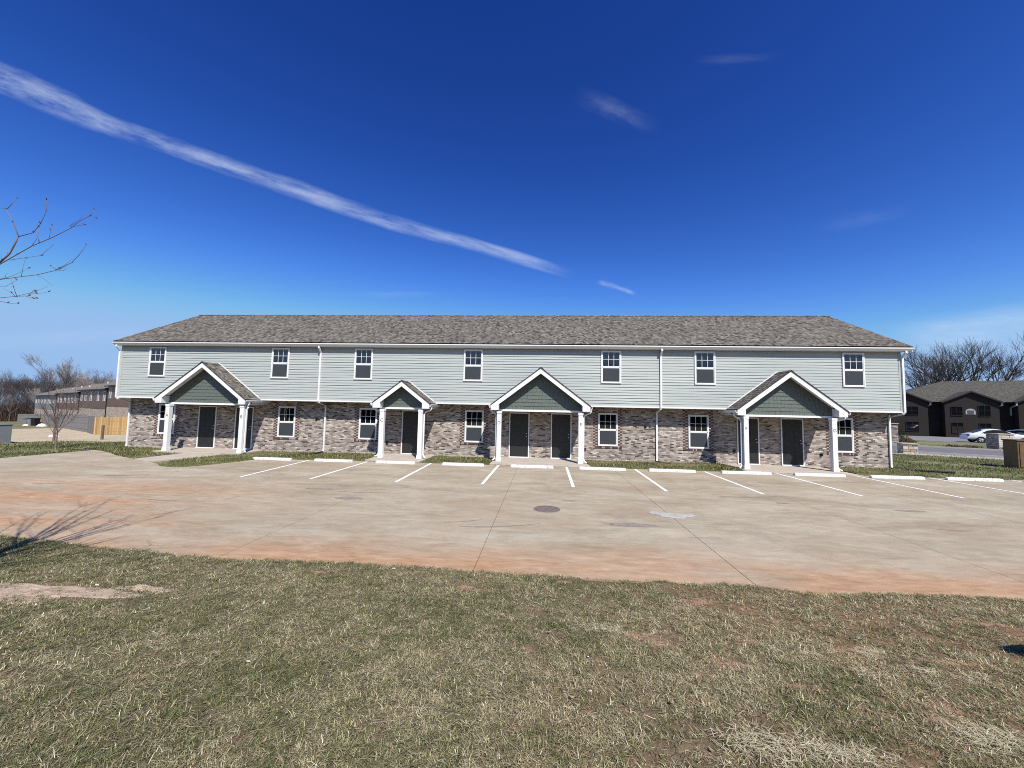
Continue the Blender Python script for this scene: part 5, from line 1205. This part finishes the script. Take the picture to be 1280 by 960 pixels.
def wood_mat(name, col, v=.35):
    m = Mat(name, .85, .2); oi = m.n('ShaderNodeObjectInfo'); g = m.noise(m.pos((9, 9, .8)), 3, 4); f = m.math('ADD', m.math('MULTIPLY', oi.outputs['Random'], .7), m.math('MULTIPLY', g, .3))
    m.color(m.ramp(f, [(.05, tuple(c*(1-v) for c in col)), (.95, tuple(c*(1+v) for c in col))])); return m.m
MT['new_wood'] = wood_mat('new_yellow_pine', (.45, .29, .13)); MT['old_wood'] = wood_mat('weathered_grey_wood', (.21, .195, .185), .4); MT['post_wood'] = plain('brown_post_wood', (.17, .125, .09), .9, .2)
def fence(p0, p1, h, mat, name, label, w=.14, gap=.012, individual=True):
    a, b = Vector((p0[0], p0[1], 0)), Vector((p1[0], p1[1], 0)); L_ = (b-a).length; d = (b-a)/L_; rz = math.atan2(d.y, d.x)
    root = empty(name, (a.x, a.y, 0), None, rz); tag(root, label, 'fence'); rr = random.Random(int(L_*10)); n = int(L_/(w+gap)); mb = MB(); pm = None
    for k in range(n):
        x = k*(w+gap); q = a+d*x; z = gz_at(q.x, q.y)+.03; hh = h+rr.uniform(-.02, .02)
        if individual and n < 200:
            if pm is None:
                m2 = MB(); m2.prism([(0, 0), (w, 0), (w, h-.04), (w-.03, h), (.03, h), (0, h-.04)], -.01, .01); pm = m2.mesh('picket', mat)
            o = bpy.data.objects.new('picket', pm); C.objects.link(o); o.parent = root; o.location = (x, rr.uniform(-.004, .004), z); o.rotation_euler = (0, rr.uniform(-.008, .008), 0); o.scale = (1, 1, hh/h)
        else: mb.box(x, x+w, -.01, .01, z, z+hh)
    if mb.v: tag(mb.build('pickets', mat, root), kind='stuff')
    mb = MB(); z0, z1 = gz_at(a.x, a.y), gz_at(b.x, b.y)
    for t in (.3, h*.5, h-.3): mb.tube([(0, .035, z0+t), (L_, .035, z1+t)], 0, flat=(.04, .09))
    build_each(mb, 'rail', mat, root)
    k = 0
    while k <= L_: 
        q = a+d*k; z = gz_at(q.x, q.y); mb = MB(); mb.box(-.045, .045, .06, .15, -.1, h); mb.build('fence_post', mat, root, 0, (k, 0, z)); k += 2.4
    return root
A_ = at_depth(117, 541, 33.5); B2 = at_depth(175, 540, 33.0); fence((A_.x, A_.y), (B2.x, B2.y), 1.5, MT['new_wood'], 'wooden_fence', 'new yellow picket fence close to the left end of the building')
A1 = at_depth(108, 536, 38); fence((A1.x, A1.y), (A_.x, A_.y), 1.62, MT['old_wood'], 'wooden_fence', 'short weathered grey fence run joining the new yellow fence')
A2 = at_depth(60, 525, 62); fence((A2.x, A2.y), (A1.x, A1.y), 1.75, MT['old_wood'], 'wooden_fence', 'long weathered grey fence before the row house behind the young tree')
A3 = at_depth(22, 522, 84); A3b = at_depth(62, 523, 72); fence((A3.x, A3.y), (A3b.x, A3b.y), 1.9, MT['old_wood'], 'wooden_fence', 'far grey fence at the low end of the row house', individual=False)
pp = at_depth(127.5, 548, 26.5); mb = MB(); mb.box(-.06, .06, -.06, .06, -.3, 1.0); tag(mb.build('wooden_post', MT['post_wood'], None, .01, (pp.x, pp.y, gz_at(pp.x, pp.y))), 'lone brown wooden post on the grass before the yellow fence', 'post')
pp = at_depth(67, 553, 25); mb = MB(); mb.box(-.05, .05, -.05, .05, -.3, 1.5); tag(mb.build('wooden_post', MT['post_wood'], None, .01, (pp.x, pp.y, gz_at(pp.x, pp.y))), 'dark wooden post just left of the young tree', 'post')

# row house
LA, LB = at_depth(42, 523, 90), at_depth(176, 523, 46); LA.z = LB.z = 0; dR = (LB-LA); LR = dR.length; dR /= LR
RH = empty('row_house', (LA.x, LA.y, 0), None, math.atan2(dR.y, dR.x)); tag(RH, 'long brown row house with grey roof far behind the fences at the left', 'row house')
MT['brown_siding'] = siding_mat('brown_siding', (.165, .085, .048)); MT['grey_siding'] = siding_mat('grey_green_siding', (.24, .25, .235)); MT['tan_brick'] = brick_mat('tan_brick', [(0, (.34, .26, .19)), (.3, (.56, .47, .38)), (.6, (.46, .37, .28)), (.85, (.64, .58, .49))])
MT['roof2'] = plain('brown_grey_roof', (.17, .145, .12), .95, .25, 1.2); MT['curtain'] = plain('drawn_curtain', (.22, .20, .185), .8, .3, 2); MT['window_white'] = plain('window_white', (.62, .62, .63), .5, .1)
n_blk = 4; bz = [(-1.62, 3.50), (-1.32, 3.80), (-1.0, 4.20), (-.62, 4.62)]; cut = [0, .33, .58, .80, 1.0]
for k in range(n_blk):
    xa, xb = cut[k]*LR, cut[k+1]*LR; zb, ze = bz[k]; zm = ze-2.95
    mb = MB(); mb.box(xa, xb, 0, 9, zb-1, zm); mb.build('brick_wall', MT['tan_brick'], RH)
    mb = MB(); mb.box(xa-.0, xb+.0, -.03, 9.03, zm+.001, ze); mb.build('siding_wall', MT['grey_siding'] if k == 0 else MT['brown_siding'], RH)
    mb = MB(); o = .4; mb.face([(xa-.25, -o, ze-.02), (xb+.1, -o, ze-.02), (xb+.1, 4.5, ze+2.05), (xa-.25, 4.5, ze+2.05)]); mb.face([(xa-.25, 9+o, ze-.02), (xb+.1, 9+o, ze-.02), (xb+.1, 4.5, ze+2.05), (xa-.25, 4.5, ze+2.05)]); mb.face([(xa-.25, -o, ze-.04), (xb+.1, -o, ze-.04), (xb+.1, -o, ze-.2), (xa-.25, -o, ze-.2)], 1)
    mb.face([(xa-.25, -o, ze-.05), (xb+.1, -o, ze-.05), (xb+.1, 0, ze-.05), (xa-.25, 0, ze-.05)], 1)
    for xx in (xa-.2, xb+.05): mb.face([(xx, -.03, ze), (xx, 9, ze), (xx, 4.5, ze+2.03)], 1)
    rf = mb.build('roof', [MT['roof2'], MT['shingle_edge']], RH, recalc=False)
    x = xa+1.2
    rr = random.Random(k)
    while x < xb-1.5:
        f = empty('window', (x, -.035, ze-1.75), RH)
        mb = MB(); mb.box(-.08, .88, -.06, 0, 1.3, 1.38); mb.box(-.08, .88, -.06, 0, -.08, 0); mb.box(-.08, 0, -.06, 0, 0, 1.3); mb.box(.8, .88, -.06, 0, 0, 1.3); mb.build('frame', MT['window_white'], f)
        mb = MB(); mb.box(0, .8, -.03, -.004, 0, 1.3); mb.build('pane', MT['curtain'] if rr.random() < .6 else MT['glass'], f)
        x += rr.choice((2.8, 3.6, 4.6))
    for j in range(3):
        mb = MB(); mb.tube([(xa+(xb-xa)*(j+.5)/3, 2.6, ze+.9), (xa+(xb-xa)*(j+.5)/3, 2.6, ze+1.5)], .11, 6); mb.build('roof_vent', MT['window_white'], rf)
    mb = MB(); mb.box(xb-.12, xb-.0, -.12, -.035, zb, ze-.1); mb.build('downspout', MT['black_plastic'], RH)
# things left on the tan ground
def bin_(loc, s, mat, lidmat, label):
    root = empty('rubbish_bin', loc); tag(root, label, 'rubbish bin'); mb = MB(); w0, w1 = .26*s, .32*s
    i = 0; mb.v += [(-w0, -w0, 0), (w0, -w0, 0), (w0, w0, 0), (-w0, w0, 0), (-w1, -w1, s), (w1, -w1, s), (w1, w1, s), (-w1, w1, s)]
    for q in ((0, 1, 5, 4), (1, 2, 6, 5), (2, 3, 7, 6), (3, 0, 4, 7), (3, 2, 1, 0), (4, 5, 6, 7)): mb.f.append(q); mb.mi.append(0)
    mb.build('tub', mat, root, .02); mb = MB(); mb.prism([(-w1-.03, s), (w1+.03, s), (w1+.03, s+.04), (0, s+.1), (-w1-.03, s+.05)], -w1-.03, w1+.03); mb.build('lid', lidmat, root, .01)
MT['grey_plastic'] = plain('grey_plastic', (.19, .20, .21), .6); MT['white_plastic'] = plain('white_plastic', (.72, .72, .74), .5, .08)
for k, (px, py, d, s, m_) in enumerate(((34, 525, 66, 1.0, 'grey_plastic'), (39, 525.5, 64, 1.1, 'grey_plastic'), (44.5, 526, 62, 1.15, 'black_plastic'))):
    P = at_depth(px, py, d); bin_((P.x, P.y, gz_at(P.x, P.y)), s, MT[m_], MT['black_plastic'], ['grey rubbish bin farthest left before the far grey fence', 'grey rubbish bin in the middle before the far grey fence', 'black rubbish bin closest to the bright propped board'][k])
P = at_depth(50, 522, 63); mb = MB(); mb.box(-.5, .5, -.04, .04, 0, 1.2); tag(mb.build('wooden_board', MT['new_wood'], None, 0, (P.x, P.y, gz_at(P.x, P.y))), 'yellowish board propped up before the grey fence', 'board')
def heap(px, py, d, s, label, seed):
    P = at_depth(px, py, d); rr = random.Random(seed); mb = MB()
    n = 10
    for i in range(n):
        for j in range(4):
            def Q(i, j): a = 2*math.pi*i/n; q = 1-j/4; return (s*q*math.cos(a)*(1+.25*math.sin(3*a+seed)), s*.6*q*math.sin(a), s*.55*math.sin((1-q)*1.57)*(1+.3*math.sin(5*a+j)))
            mb.face([Q(i, j), Q(i+1, j), Q(i+1, j+1), Q(i, j+1)])
    tag(mb.build('plastic_bag', MT['white_plastic'], None, 0, (P.x, P.y, gz_at(P.x, P.y)), smooth=True), label, 'plastic bag')
heap(33, 524.5, 62, .45, 'small white bag on the ground by the grey bins', 3); heap(53, 527, 58, .75, 'larger white bag heap on the tan ground beside the bins', 4); heap(64, 547, 30, .28, 'white bag lying at the foot of the dark post', 5); heap(69.5, 548, 30, .25, 'white bag just right of the dark post', 6)
# grey slatted bin enclosure at the left edge
P = at_depth(-11, 552, 22.6); en = empty('panelled_cabinet', (P.x, P.y, gz_at(P.x, P.y)), None, rad(-8)); tag(en, 'grey cabinet with three wide horizontal boards cut by the left edge', 'cabinet')
MT['blue_grey'] = plain('blue_grey_boards', (.20, .215, .225), .7, .15, 4)
for k in range(3): mb = MB(); mb.box(-.95, .78, -.5, -.46, .02+k*.37, .36+k*.37); mb.build('board', MT['blue_grey'], en, .006)
mb = MB(); mb.box(-.94, .80, -.459, .4, 0, 1.12); mb.build('cabinet_body', MT['grey_plastic'], en); mb = MB(); mb.box(-.97, .84, -.52, .42, 1.121, 1.16); mb.build('cabinet_top', MT['blue_grey'], en, .005)
